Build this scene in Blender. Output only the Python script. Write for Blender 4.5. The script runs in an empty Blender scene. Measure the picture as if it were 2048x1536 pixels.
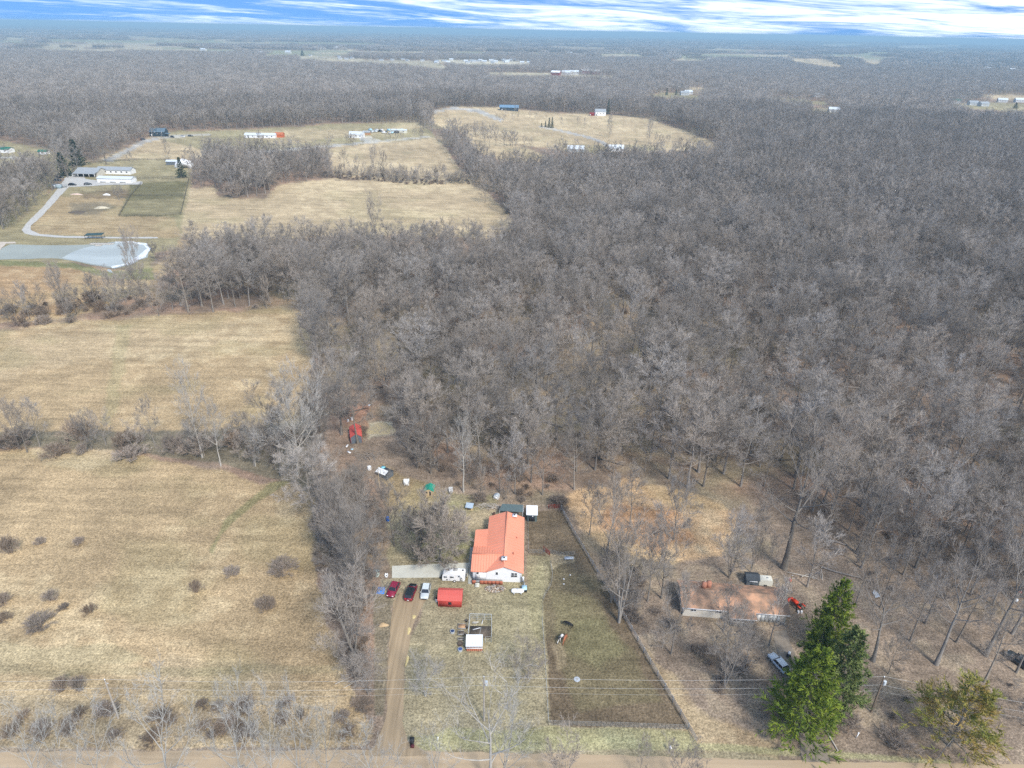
import bpy, math, random
import numpy as np
from mathutils import Vector, Matrix
C = bpy.context.scene
random.seed(7); RS = np.random.RandomState(11)
PI = math.pi; R = math.radians

# ------------------------------------------------ camera
PITCH, ROLL, FOC, CAMZ = R(27.1), R(1.1), 1384.0, 100.0
fw = Vector((0, math.cos(PITCH), -math.sin(PITCH)))
rt0 = Vector((1, 0, 0)); up0 = Vector((0, math.sin(PITCH), math.cos(PITCH)))
rt = rt0*math.cos(ROLL) + up0*math.sin(ROLL)
up = -rt0*math.sin(ROLL) + up0*math.cos(ROLL)
cd = bpy.data.cameras.new('camera'); cam = bpy.data.objects.new('camera', cd); C.collection.objects.link(cam)
cd.sensor_width = 36; cd.lens = 36*FOC/2048; cd.clip_start = 1; cd.clip_end = 120000
m = Matrix((rt, up, -fw)).transposed().to_4x4(); m.translation = (0, 0, CAMZ); cam.matrix_world = m
C.camera = cam

# ------------------------------------------------ light
SUN = Vector((0.42, -0.76, 0.84)).normalized()
sl = bpy.data.lights.new('sun', 'SUN'); sl.energy = 2.8; sl.angle = R(11); sl.color = (1, 0.95, 0.88)
so = bpy.data.objects.new('sun', sl); C.collection.objects.link(so)
so.rotation_euler = SUN.to_track_quat('Z', 'Y').to_euler(); so.location = (0, 0, 300)
W = bpy.data.worlds.new('World'); C.world = W; W.use_nodes = True
nt = W.node_tree; N = nt.nodes; L = nt.links; N.clear()
def node(t, **k):
    n = N.new(t)
    for a, b in k.items(): setattr(n, a, b)
    return n
tc = node('ShaderNodeTexCoord')
lift = node('ShaderNodeVectorMath', operation='ADD'); lift.inputs[1].default_value = (0, 0, 0.42)
L.new(tc.outputs['Generated'], lift.inputs[0])
nrm = node('ShaderNodeVectorMath', operation='NORMALIZE'); L.new(lift.outputs[0], nrm.inputs[0])
sky = node('ShaderNodeTexSky', sky_type='NISHITA', sun_disc=False)
sky.sun_elevation = math.asin(SUN.z); sky.sun_rotation = math.atan2(SUN.x, SUN.y)
sky.air_density = 1.0; sky.dust_density = 0.2; sky.ozone_density = 2.0
L.new(nrm.outputs[0], sky.inputs['Vector'])
# high thin cirrus: streaks in azimuth, stretched with elevation
sep = node('ShaderNodeSeparateXYZ'); L.new(tc.outputs['Generated'], sep.inputs[0])
mx = node('ShaderNodeMath', operation='MULTIPLY_ADD'); mx.inputs[1].default_value = 22; mx.inputs[2].default_value = 1.6
L.new(sep.outputs['Z'], mx.inputs[0])
mm = node('ShaderNodeMath', operation='MAXIMUM'); mm.inputs[1].default_value = 0.2; L.new(mx.outputs[0], mm.inputs[0])
lg = node('ShaderNodeMath', operation='LOGARITHM'); lg.inputs[1].default_value = 2.71828; L.new(mm.outputs[0], lg.inputs[0])
flat = node('ShaderNodeVectorMath', operation='MULTIPLY'); flat.inputs[1].default_value = (1, 1, 0); L.new(tc.outputs['Generated'], flat.inputs[0])
fn = node('ShaderNodeVectorMath', operation='NORMALIZE'); L.new(flat.outputs[0], fn.inputs[0])
sp2 = node('ShaderNodeSeparateXYZ'); L.new(fn.outputs[0], sp2.inputs[0])
tilt = node('ShaderNodeMath', operation='MULTIPLY_ADD'); tilt.inputs[1].default_value = 0.42
L.new(sp2.outputs['X'], tilt.inputs[0]); L.new(lg.outputs[0], tilt.inputs[2])
cb = node('ShaderNodeCombineXYZ'); L.new(sp2.outputs['X'], cb.inputs[0]); L.new(sp2.outputs['Y'], cb.inputs[1]); L.new(tilt.outputs[0], cb.inputs[2])
def cloud(sc, det, seed, dist):
    s = node('ShaderNodeVectorMath', operation='MULTIPLY_ADD'); s.inputs[1].default_value = sc; s.inputs[2].default_value = (seed, seed*2, seed*3)
    L.new(cb.outputs[0], s.inputs[0])
    n = node('ShaderNodeTexNoise'); n.inputs['Scale'].default_value = 1; n.inputs['Detail'].default_value = det
    n.inputs['Distortion'].default_value = dist; n.inputs['Roughness'].default_value = 0.62
    L.new(s.outputs[0], n.inputs['Vector']); return n
c1 = cloud((5, 5, 8), 9, 3.3, 1.2); c2 = cloud((16, 16, 36), 9, 8.1, 1.2)
ad = node('ShaderNodeMath', operation='MULTIPLY_ADD'); ad.inputs[1].default_value = 0.42
L.new(c2.outputs['Fac'], ad.inputs[0]); L.new(c1.outputs['Fac'], ad.inputs[2])
bias = node('ShaderNodeMath', operation='MULTIPLY_ADD'); bias.inputs[1].default_value = 0.16; L.new(sp2.outputs['X'], bias.inputs[0]); L.new(ad.outputs[0], bias.inputs[2])
rp = node('ShaderNodeMapRange'); rp.inputs[1].default_value = 0.57; rp.inputs[2].default_value = 0.98; rp.interpolation_type = 'SMOOTHSTEP'
L.new(bias.outputs[0], rp.inputs[0])
tint = node('ShaderNodeMix', data_type='RGBA', blend_type='MULTIPLY'); tint.inputs[0].default_value = 1; tint.inputs[7].default_value = (0.70, 1.02, 1.25, 1)
L.new(sky.outputs[0], tint.inputs[6])
mc = node('ShaderNodeMix', data_type='RGBA'); mc.inputs[7].default_value = (6.9, 7.5, 8.1, 1)
L.new(rp.outputs[0], mc.inputs[0]); L.new(tint.outputs[2], mc.inputs[6])
bg = node('ShaderNodeBackground'); bg.inputs['Strength'].default_value = 0.145
L.new(mc.outputs[2], bg.inputs['Color'])
wo = node('ShaderNodeOutputWorld'); L.new(bg.outputs[0], wo.inputs['Surface'])
C.view_settings.view_transform = 'Standard'; C.view_settings.look = 'None'
C.view_settings.exposure = 0.48; C.view_settings.gamma = 1; C.view_settings.use_curve_mapping = False
C.cycles.max_bounces = 5; C.cycles.diffuse_bounces = 2; C.cycles.glossy_bounces = 2; C.cycles.volume_bounces = 0
C.cycles.use_denoising = False

# ------------------------------------------------ noise, terrain, pixel <-> place
def _h(ix, iy, s):
    v = (ix.astype(np.int64)*374761393 + iy.astype(np.int64)*668265263 + s*974711) & 0xffffffff
    v = ((v ^ (v >> 13))*1274126177) & 0xffffffff
    v = v ^ (v >> 16)
    return (v & 0xffffff)/float(0xffffff)
def vnoise(x, y, s=0):
    x = np.asarray(x, float); y = np.asarray(y, float)
    ix = np.floor(x); iy = np.floor(y); fx = x-ix; fy = y-iy
    fx = fx*fx*(3-2*fx); fy = fy*fy*(3-2*fy)
    a = _h(ix, iy, s); b = _h(ix+1, iy, s); c = _h(ix, iy+1, s); d = _h(ix+1, iy+1, s)
    return (a+(b-a)*fx)*(1-fy) + (c+(d-c)*fx)*fy
def fbm(x, y, s=0, o=3):
    t = 0; a = 0.5; w = 0
    for i in range(o):
        t = t + a*vnoise(x*2**i+i*17.3, y*2**i-i*9.1, s+i); w += a; a *= 0.5
    return t/w
def ss(x, a, b):
    t = np.clip((x-a)/(b-a), 0, 1); return t*t*(3-2*t)
def height(x, y):
    x = np.asarray(x, float); y = np.asarray(y, float)
    r = np.hypot(x, y)
    h = ss(r, 800, 1600)*9*(fbm(x/380, y/380, 5, 2)-0.5) + ss(r, 2200, 5000)*26*(fbm(x/1300, y/900, 9, 2)-0.5)
    h = h + ss(r, 6000, 14000)*50*(fbm(x/4200, y/2600, 21, 2)-0.45)
    h = h + 5*np.exp(-(((x+80)/90)**2 + ((y-1010)/110)**2))
    return h
MR, MU, MF = np.array(rt), np.array(up), np.array(fw)
def proj(x, y, z=0):
    d = np.stack([x, y, np.asarray(z)-CAMZ+0*x], -1)
    f = np.maximum(d@MF, 1e-3)
    return 1024+FOC*(d@MR)/f, 768-FOC*(d@MU)/f, d@MF
_T = 20*1.012**np.arange(640)
def P(u, v, z=None):
    """place under pixel (u, v) of the photograph, on the ground or on the level plane z"""
    d = MF + MR*(u-1024)/FOC - MU*(v-768)/FOC; d = d/np.linalg.norm(d)
    if z is not None or d[2] > -0.001:
        t = (CAMZ-(z or 0))/max(-d[2], 0.001); return Vector((d[0]*t, d[1]*t, z or 0))
    t0 = CAMZ/-d[2]
    if t0 < 780: return Vector((d[0]*t0, d[1]*t0, 0))
    p = d[None, :]*_T[:, None]; zz = CAMZ+p[:, 2]-height(p[:, 0], p[:, 1])
    k = np.argmax(zz < 0)
    if k == 0: return Vector((d[0]*t0, d[1]*t0, 0))
    a, b = zz[k-1], zz[k]; t = _T[k-1]+(_T[k]-_T[k-1])*a/(a-b)
    x, y = d[0]*t, d[1]*t
    return Vector((x, y, float(height(x, y))))
def inpoly(u, v, poly):
    poly = np.asarray(poly, float)
    ins = np.zeros(u.shape, bool)
    x0, y0 = poly.min(0); x1, y1 = poly.max(0)
    k = np.nonzero((u >= x0) & (u <= x1) & (v >= y0) & (v <= y1))[0]
    if len(k) == 0: return ins
    uu, vv = u[k], v[k]; r = np.zeros(len(k), bool)
    n = len(poly)
    for i in range(n):
        (xa, ya), (xb, yb) = poly[i], poly[(i+1) % n]
        if ya == yb: continue
        r ^= ((ya > vv) != (yb > vv)) & (uu < (xb-xa)*(vv-ya)/(yb-ya)+xa)
    ins[k] = r; return ins

# ------------------------------------------------ object helpers
def tag(o, label=None, cat=None, group=None, kind=None):
    if label: o['label'] = label
    if cat: o['category'] = cat
    if group: o['group'] = group
    if kind: o['kind'] = kind
    return o
def thing(name, label, cat, loc=(0, 0, 0), rz=0, group=None):
    o = bpy.data.objects.new(name, None); C.collection.objects.link(o)
    o.empty_display_size = 0.2
    o.location = loc; o.rotation_euler = (0, 0, rz); return tag(o, label, cat, group)
def link(name, me, parent=None):
    o = bpy.data.objects.new(name, me); C.collection.objects.link(o)
    if parent: o.parent = parent
    return o
def npmesh(name, V, F, mat=None, smooth=False):
    """V (n,3); F list of arrays (k,3) or (k,4)"""
    me = bpy.data.meshes.new(name); V = np.asarray(V, np.float32)
    if not isinstance(F, list): F = [F]
    F = [np.asarray(f, np.int32) for f in F if len(f)]
    me.vertices.add(len(V)); me.vertices.foreach_set('co', V.ravel())
    tot = np.concatenate([np.full(len(f), f.shape[1], np.int32) for f in F])
    st = np.concatenate([[0], np.cumsum(tot)[:-1]]).astype(np.int32)
    me.loops.add(int(tot.sum())); me.polygons.add(len(tot))
    me.loops.foreach_set('vertex_index', np.concatenate([f.ravel() for f in F]))
    me.polygons.foreach_set('loop_start', st); me.polygons.foreach_set('loop_total', tot)
    if smooth: me.polygons.foreach_set('use_smooth', np.ones(len(tot), bool))
    me.update(calc_edges=True)
    if mat: me.materials.append(mat)
    return me
_M = {}
def mat(name, col, rough=0.8, var=0.12, scale=3.0, metal=0, obvar=0, spec=0.3, stretch=None, bump=0, col2=None, emit=None, alpha=None):
    """procedural material: noise-mottled base colour with optional variation per object"""
    if name in _M: return _M[name]
    m = bpy.data.materials.new(name); m.use_nodes = True; t = m.node_tree; n = t.nodes; l = t.links
    b = n['Principled BSDF']; b.inputs['Roughness'].default_value = rough; b.inputs['Metallic'].default_value = metal
    b.inputs['Specular IOR Level'].default_value = spec
    tc = n.new('ShaderNodeTexCoord'); mp = n.new('ShaderNodeMapping'); l.new(tc.outputs['Object'], mp.inputs['Vector'])
    if stretch: mp.inputs['Scale'].default_value = stretch
    nz = n.new('ShaderNodeTexNoise'); nz.inputs['Scale'].default_value = scale; nz.inputs['Detail'].default_value = 5
    l.new(mp.outputs[0], nz.inputs['Vector'])
    rp = n.new('ShaderNodeMapRange'); rp.inputs[1].default_value = 0.3; rp.inputs[2].default_value = 0.7
    rp.inputs[3].default_value = 1-var; rp.inputs[4].default_value = 1+var; l.new(nz.outputs['Fac'], rp.inputs[0])
    if col2:
        mx = n.new('ShaderNodeMix'); mx.data_type = 'RGBA'; mx.inputs[6].default_value = (*col, 1); mx.inputs[7].default_value = (*col2, 1)
        r2 = n.new('ShaderNodeMapRange'); r2.inputs[1].default_value = 0.42; r2.inputs[2].default_value = 0.62
        l.new(nz.outputs['Fac'], r2.inputs[0]); l.new(r2.outputs[0], mx.inputs[0]); src = mx.outputs[2]
    else:
        rgb = n.new('ShaderNodeRGB'); rgb.outputs[0].default_value = (*col, 1); src = rgb.outputs[0]
    sc = n.new('ShaderNodeVectorMath'); sc.operation = 'SCALE'; l.new(src, sc.inputs[0]); l.new(rp.outputs[0], sc.inputs['Scale'])
    out = sc.outputs[0]
    if obvar:
        oi = n.new('ShaderNodeObjectInfo'); hs = n.new('ShaderNodeHueSaturation')
        r3 = n.new('ShaderNodeMapRange'); r3.inputs[3].default_value = 1-obvar; r3.inputs[4].default_value = 1+obvar
        l.new(oi.outputs['Random'], r3.inputs[0]); l.new(r3.outputs[0], hs.inputs['Value'])
        mu = n.new('ShaderNodeMath'); mu.operation = 'MULTIPLY'; mu.inputs[1].default_value = 7.31; l.new(oi.outputs['Random'], mu.inputs[0])
        fr = n.new('ShaderNodeMath'); fr.operation = 'FRACT'; l.new(mu.outputs[0], fr.inputs[0])
        r4 = n.new('ShaderNodeMapRange'); r4.inputs[3].default_value = 0.78; r4.inputs[4].default_value = 1.22
        l.new(fr.outputs[0], r4.inputs[0]); l.new(r4.outputs[0], hs.inputs['Saturation'])
        l.new(out, hs.inputs['Color']); out = hs.outputs[0]
    l.new(out, b.inputs['Base Color'])
    if bump:
        bp = n.new('ShaderNodeBump'); bp.inputs['Strength'].default_value = bump; l.new(nz.outputs['Fac'], bp.inputs['Height']); l.new(bp.outputs[0], b.inputs['Normal'])
    _M[name] = m; return m

NEAR_N = 188
HAZE = 0.00016
# ------------------------------------------------ land cover and one painted lawn shadow, as outlines on the ground (photograph pixels -> places)
straw = (0.465, 0.338, 0.19); straw2 = (0.545, 0.42, 0.255); rust = (0.44, 0.27, 0.14); farm = (0.37, 0.31, 0.175)
darkpad = (0.21, 0.185, 0.095); litter = (0.30, 0.222, 0.16); lawn = (0.42, 0.35, 0.215); green = (0.28, 0.265, 0.125)
mud = (0.215, 0.16, 0.10); dirt = (0.50, 0.40, 0.26); gravel = (0.50, 0.48, 0.44); brush = (0.24, 0.20, 0.135)
savanna = (0.33, 0.25, 0.18); pale = (0.62, 0.54, 0.38); farfld = (0.47, 0.40, 0.27)
# (outline, colour, edge wobble in px, strength, open ground without trees)
Z = [
 ([(-900,905),(0,905),(60,898),(250,905),(420,938),(520,965),(600,965),(632,1000),(622,1060),(626,1130),(650,1200),(662,1270),(680,1330),(715,1400),(740,1470),(720,1500),(0,1503),(-900,1490)], straw, 8, 1, 1),
 ([(-900,640),(0,665),(130,645),(430,625),(560,617),(605,622),(622,660),(622,740),(632,770),(600,845),(400,865),(130,862),(0,880),(-900,880)], straw, 5, 1, 1),
 ([(-600,505),(0,524),(150,530),(225,540),(300,540),(350,500),(362,480),(410,478),(380,500),(330,545),(310,570),(240,600),(180,625),(100,640),(0,645),(-600,650)], straw, 4, 1, 1),
 ([(-600,520),(0,527),(160,533),(215,550),(200,600),(130,630),(0,638),(-600,640)], rust, 10, 0.55, 1),
 ([(375,378),(430,372),(437,395),(530,398),(555,370),(660,358),(780,362),(930,365),(975,385),(1008,420),(1040,450),(990,478),(780,470),(400,478),(362,475),(362,440)], straw2, 3, 1, 1),
 ([(655,297),(700,290),(870,275),(895,300),(915,330),(945,368),(830,364),(740,358),(668,352),(662,330)], straw2, 2, 1, 1),
 ([(-300,300),(0,288),(60,300),(170,315),(160,345),(110,360),(90,395),(0,470),(-300,560)], farm, 3, 1, 0),
 ([(125,368),(160,345),(160,330),(215,318),(380,318),(380,380),(365,440),(362,475),(352,500),(310,505),(300,540),(150,525),(0,522),(-600,505),(-500,490),(0,468),(40,440),(100,385)], farm, 3, 1, 1),
 ([(100,395),(250,380),(280,365),(250,430),(350,434),(362,475),(60,468),(55,450)], straw, 3, 0.8, 1),
 ([(262,365),(375,362),(360,433),(238,432)], darkpad, 1, 1, 1),
 ([(252,400),(366,398),(360,430),(240,430)], farm, 4, 0.6, 1),
 ([(140,405),(210,402),(235,412),(190,432),(145,428)], brush, 4, 0.8, 1),
 ([(155,382),(240,376),(262,380),(255,394),(170,398)], mud, 4, 0.7, 1),
 ([(-300,285),(0,280),(115,305),(110,325),(0,322),(-300,320)], farm, 2, 1, 1),
 ([(195,318),(240,300),(300,275),(390,262),(420,262),(410,318)], straw2, 2, 1, 1),
 ([(300,262),(420,262),(500,258),(620,252),(650,248),(830,245),(862,262),(870,275),(700,291),(600,300),(410,300),(330,282)], farm, 2, 1, 1),
 ([(480,268),(600,256),(740,262),(830,246),(850,255),(700,272),(560,290)], straw2, 3, 0.6, 1),
 ([(860,222),(905,214),(1000,215),(1100,225),(1230,231),(1300,238),(1380,266),(1455,294),(1380,302),(1290,304),(1240,300),(1150,305),(1050,290),(940,272),(870,250)], straw2, 2, 1, 1),
 ([(930,270),(990,265),(1050,297),(1120,320),(1000,322),(950,300)], straw2, 3, 1, 1),
 ([(1120,290),(1290,290),(1330,300),(1150,308)], farm, 2, 0.8, 1),
 # property, pasture and the thin oak wood on the right
 ([(780,1000),(700,900),(700,850),(735,835),(850,860),(880,960),(1040,985),(1150,985),(1230,962),(1330,968),(1420,990),(1500,1010),(1600,1035),(1750,1065),(1900,1100),(2048,1120),(2600,1150),(2900,1700),(-600,1700),(-600,1495),(660,1495),(750,1490),(775,1380),(775,1200),(740,1100),(770,1060)], savanna, 8, 1, 0),
 ([(775,1040),(830,960),(900,1000),(1045,1035),(1050,1180),(1090,1110),(1098,1450),(1375,1455),(1390,1482),(1560,1500),(1560,1600),(800,1600),(800,1490),(805,1330),(850,1190),(780,1160)], lawn, 6, 1, 1),
 ([(1120,990),(1240,960),(1340,972),(1440,1000),(1480,1050),(1440,1110),(1330,1130),(1190,1090)], (0.64,0.43,0.24), 12, 1.0, 1),
 ([(1240,1000),(1340,1010),(1400,1070),(1300,1110),(1200,1050)], (0.56,0.32,0.17), 18, 0.85, 1),
 ([(1230,1240),(1330,1350),(1420,1440),(1560,1480),(1560,1510),(1390,1500),(1290,1330),(1200,1180)], straw, 14, 0.75, 1),
 ([(1052,1022),(1125,1018),(1200,1150),(1300,1320),(1382,1455),(1240,1456),(1098,1448),(1092,1330),(1084,1200),(1098,1165),(1100,1130),(1060,1110)], mud, 4, 1, 1),
 ([(1100,1180),(1180,1200),(1260,1300),(1330,1400),(1150,1420),(1110,1330)], (0.245,0.20,0.11), 14, 0.8, 1),
 ([(1140,1240),(1190,1230),(1240,1300),(1200,1340),(1130,1300)], green, 20, 0.35, 1),
 ([(1098,1285),(1125,1285),(1135,1330),(1105,1345)], straw2, 10, 0.5, 1),
 ([(1090,1105),(1150,1112),(1150,1125),(1120,1128),(1105,1140)], straw2, 2, 0.9, 1),
 ([(1056,1108),(1098,1110),(1104,1140),(1100,1170),(1082,1200),(1085,1300),(1060,1260),(1055,1180)], (0.42,0.36,0.20), 5, 0.6, 1),
 ([(1098,1453),(1375,1460),(1392,1484),(1100,1486),(830,1480),(830,1470)], (0.41,0.37,0.19), 3, 0.8, 1),
 ([(900,1455),(1400,1485),(1900,1520),(1900,1530),(1400,1500),(800,1500)], (0.46,0.42,0.22), 3, 0.8, 1),
 ([(815,1050),(850,1040),(950,1070),(940,1110),(900,1130),(850,1125)], green, 6, 0.7, 1),
 ([(920,1010),(1000,1020),(975,1060),(840,1045),(850,1035)], straw2, 6, 0.6, 1),
 ([(890,980),(990,990),(1000,1010),(930,1030),(860,1010)], green, 10, 0.5, 1),
 ([(760,930),(840,960),(900,985),(880,1020),(780,1020)], (0.42,0.31,0.15), 10, 0.6, 1),
 ([(700,1055),(790,1060),(760,1120),(700,1110)], (0.48,0.33,0.24), 10, 0.6, 1),
 ([(738,845),(782,843),(786,868),(745,872),(735,880)], pale, 3, 0.9, 1),
 ([(690,810),(735,815),(735,860),(680,850)], (0.42,0.23,0.15), 8, 0.8, 0),
 ([(758,1160),(875,1150),(872,1200),(845,1215),(790,1215),(765,1190)], (0.40,0.34,0.22), 5, 0.9, 1),
 ([(745,1180),(785,1190),(776,1330),(766,1430),(748,1430),(750,1300)], brush, 4, 0.95, 1),
 ([(815,1290),(850,1290),(860,1370),(820,1380)], (0.28,0.25,0.15), 7, 0.5, 1),  # shadowy green patch on the lawn: shade painted into the ground colour
 ([(0,1395),(250,1400),(560,1425),(740,1440),(745,1475),(400,1490),(0,1495),(-600,1495),(-600,1390)], (0.36,0.275,0.17), 16, 0.75, 1),
 ([(340,1300),(560,1330),(690,1400),(660,1430),(480,1410),(300,1390)], straw2, 22, 0.5, 1),
 ([(0,1290),(200,1280),(300,1320),(150,1360),(0,1350)], farm, 18, 0.5, 1),
 ([(540,965),(600,955),(520,1000),(440,1070),(425,1110),(418,1100),(450,1040)], (0.26,0.24,0.11), 3, 0.7, 1),
 ([(60,900),(220,890),(260,920),(180,945),(90,930)], straw2, 10, 0.8, 1),
 ([(0,670),(300,640),(560,640),(500,700),(200,720),(0,760)], straw2, 24, 0.5, 1),
 ([(230,650),(262,645),(245,760),(225,850),(205,850),(222,740)], (0.36,0.31,0.16), 6, 0.45, 1),
 ([(-600,515),(0,521),(150,526),(215,545),(305,535),(310,560),(215,556),(140,536),(0,530),(-600,530)], (0.24,0.24,0.11), 2, 0.9, 1),
 ([(120,1340),(560,1330),(690,1330),(690,1345),(300,1352),(120,1352)], farm, 6, 0.4, 1),
 # thin grey-brown strips where the hedges stand
 ([(-600,870),(0,865),(150,862),(400,862),(620,840),(640,1000),(560,960),(430,925),(250,900),(60,896),(-600,905)], brush, 6, 1, 0),
 # far lanes
 ([(865,222),(905,214),(960,219),(1010,240),(1000,243),(950,224),(905,218),(870,226)], gravel, 0.6, 0.9, 1),
 ([(1078,252),(1110,257),(1180,273),(1214,285),(1216,294),(1208,294),(1205,287),(1170,275),(1100,259),(1078,255)], gravel, 0.5, 0.9, 1),
 ([(200,322),(250,300),(285,280),(330,272),(420,268),(420,271),(330,276),(296,284),(262,302),(225,322)], gravel, 0.8, 0.9, 1),
 ([(520,302),(640,292),(760,281),(860,272),(860,275),(760,285),(640,296),(520,307)], gravel, 0.8, 0.8, 1),
 ([(715,278),(735,272),(765,281),(735,285)], gravel, 0.8, 0.9, 1),
 ([(0,312),(60,316),(110,326),(110,329),(50,320),(0,316)], gravel, 0.5, 0.8, 1),
 # distant fields
 ([(530,100),(600,101),(690,101),(700,108),(600,110),(530,112)], farfld, 0.5, 1, 1),
 ([(595,111),(650,110),(690,117),(760,119),(860,121),(900,135),(880,139),(800,128),(690,125),(600,118)], farfld, 0.5, 1, 1),
 ([(870,119),(960,121),(1060,124),(1060,130),(930,130),(880,125)], pale, 0.5, 1, 1),
 ([(0,74),(60,76),(62,83),(0,82)], farfld, 0.4, 1, 1),
 ([(95,80),(210,84),(330,86),(330,88),(200,87),(95,84)], farfld, 0.4, 1, 1),
 ([(60,96),(100,95),(230,98),(235,104),(130,101),(60,99)], farfld, 0.4, 1, 1),
 ([(400,82),(560,86),(740,88),(740,90),(560,88),(400,85)], farfld, 0.4, 1, 1),
 ([(640,99),(800,103),(960,103),(980,106),(800,106),(640,103)], farfld, 0.4, 1, 1),
 ([(975,144),(1100,146),(1230,152),(1230,156),(1100,152),(980,150)], farfld, 0.5, 1, 1),
 ([(1185,108),(1270,109),(1300,113),(1190,113)], farfld, 0.4, 1, 1),
 ([(1330,118),(1400,119),(1440,122),(1340,123)], farfld, 0.4, 1, 1),
 ([(1425,97),(1500,99),(1620,102),(1620,104),(1500,103),(1425,100)], farfld, 0.4, 1, 1),
 ([(1570,117),(1640,117),(1670,124),(1690,134),(1660,135),(1610,127),(1575,121)], straw2, 0.5, 1, 1),
 ([(1700,120),(1760,120),(1780,130),(1740,127)], straw2, 0.5, 1, 1),
 ([(1290,188),(1350,186),(1400,192),(1400,200),(1310,196)], farm, 0.6, 1, 1),
 ([(1380,174),(1420,174),(1410,180),(1370,180)], straw2, 0.4, 1, 1),
 ([(1530,195),(1600,198),(1650,203),(1660,212),(1600,206),(1530,200)], farm, 0.6, 1, 1),
 ([(1620,215),(1680,218),(1680,230),(1620,228)], farm, 0.6, 0.8, 1),
 ([(1945,188),(2048,191),(2400,196),(2400,206),(2048,200),(1975,196)], straw2, 0.6, 1, 1),
 ([(1890,208),(1990,205),(2100,213),(2048,222),(1950,218)], farm, 0.8, 1, 1),
 ([(1790,92),(1860,89),(1930,91),(1860,96),(1800,96)], farfld, 0.4, 0.7, 1),
 ([(1640,88),(1700,87),(1740,90),(1650,92)], farfld, 0.4, 0.7, 1),
 ([(250,72),(330,76),(460,82),(455,84),(320,80),(250,76)], farfld, 0.4, 0.8, 1),
 ([(1100,92),(1200,95),(1280,94),(1200,98),(1100,95)], farfld, 0.4, 0.7, 1),
]
# ground sheet: rows at even steps of depression angle, out to the horizon
az = np.concatenate([np.linspace(-180, -50, 22)[:-1], np.linspace(-50, 50, 640), np.linspace(50, 180, 22)[1:]])
dep = np.concatenate([np.linspace(86, 64, 12)[:-1], np.linspace(64, 1.0, 610)[:-1], np.linspace(1.0, 0.11, 46)])
rr = CAMZ/np.tan(np.radians(dep))
A, RR = np.meshgrid(np.radians(az), rr)
GX, GY = (RR*np.sin(A)), (RR*np.cos(A)); GZ = height(GX, GY)
nr, nc = GX.shape
X, Y, Zg = GX.ravel(), GY.ravel(), GZ.ravel()
U, Vp, FD = proj(X, Y, Zg)
ok = FD > 12
U = np.where(ok, U, -9999); Vp = np.where(ok, Vp, 9999)
rad = np.hypot(X, Y)
def shade(col, u=X, v=Y): return np.array(col)[None, :]
n1 = fbm(X/42, Y/42, 31, 3); n2 = fbm(X/11, Y/11, 41, 3); n3 = fbm(X/3.2, Y/3.2, 51, 2); n4 = fbm(X/160, Y/160, 61, 2)
col = np.tile(np.array(litter), (len(X), 1))
k = ss(n2, 0.45, 0.7)[:, None]; col = col*(1-k*0.45) + np.array((0.42, 0.26, 0.17))*k*0.45
k = ss(n1, 0.52, 0.68)[:, None]; col = col*(1-k*0.4) + np.array((0.29, 0.24, 0.15))*k*0.4
col[~ok] = lawn
j1 = (fbm(X/6, Y/6, 71, 3)-0.5)*2; j2 = (fbm(X/6, Y/6, 81, 3)-0.5)*2
offs = [(-.6, -.5), (.6, -.4), (0, .7)]
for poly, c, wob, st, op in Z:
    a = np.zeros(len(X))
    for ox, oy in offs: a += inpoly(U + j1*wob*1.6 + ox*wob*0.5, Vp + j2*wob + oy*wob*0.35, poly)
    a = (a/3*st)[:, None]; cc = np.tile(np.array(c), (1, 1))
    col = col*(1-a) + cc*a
v = 0.92*(1 + (n1-0.5)*0.34 + (n2-0.5)*0.40 + (n3-0.5)*0.36 + (n4-0.5)*0.3)
col = col*v[:, None]
# bleached and greener drifts of grass
k = (ss(n1*0.6+n3*0.4, 0.52, 0.64)*0.2)[:, None]; col = col*(1-k) + np.array((0.56, 0.47, 0.29))*k*(col.mean(1, keepdims=True)/0.3)
k = (ss(fbm(X/24, Y/17, 91, 3), 0.58, 0.72)*0.18)[:, None]; col = col*(1-k) + np.array((0.27, 0.26, 0.12))*k
FIELDN = lambda x, y: ss(fbm(x/620+3.1, y/300-7.7, 141, 2), 0.50, 0.545)*ss(np.hypot(x, y), 2600, 3400)
k = (FIELDN(X, Y)*(Vp > 60))[:, None]; fc = np.where((vnoise(X/500, Y/260, 151) > 0.5)[:, None], np.array((0.46, 0.38, 0.25)), np.array((0.30, 0.29, 0.17))); col = col*(1-k)+fc*k
# earth beyond the modelled woods keeps the tone of woodland
k = (ss(rad, 10500, 14000)*(1-0.7*FIELDN(X, Y)))[:, None]*0.9; col = col*(1-k) + np.array((0.115, 0.10, 0.085))*(0.8+0.6*n1[:, None])*k
idx = np.arange(nr*nc).reshape(nr, nc)
q = np.stack([idx[:-1, :-1], idx[:-1, 1:], idx[1:, 1:], idx[1:, :-1]], -1).reshape(-1, 4)[:, ::-1]
V3 = np.stack([X, Y, Zg], -1); V3 = np.vstack([V3, [[0, 0, 0]]]); ci = len(V3)-1
cap = np.stack([idx[0, :-1], idx[0, 1:], np.full(nc-1, ci)], -1)
gm = npmesh('ground', V3, [q, cap], None, True)
at = gm.color_attributes.new('cover', 'FLOAT_COLOR', 'POINT')
cc = np.ones((len(V3), 4), np.float32); cc[:-1, :3] = np.clip(col, 0.02, 0.8); cc[-1, :3] = lawn
at.data.foreach_set('color', cc.ravel())
g = bpy.data.materials.new('ground_cover'); g.use_nodes = True; t = g.node_tree; n = t.nodes; l = t.links
b = n['Principled BSDF']; b.inputs['Roughness'].default_value = 0.95; b.inputs['Specular IOR Level'].default_value = 0.1
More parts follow.
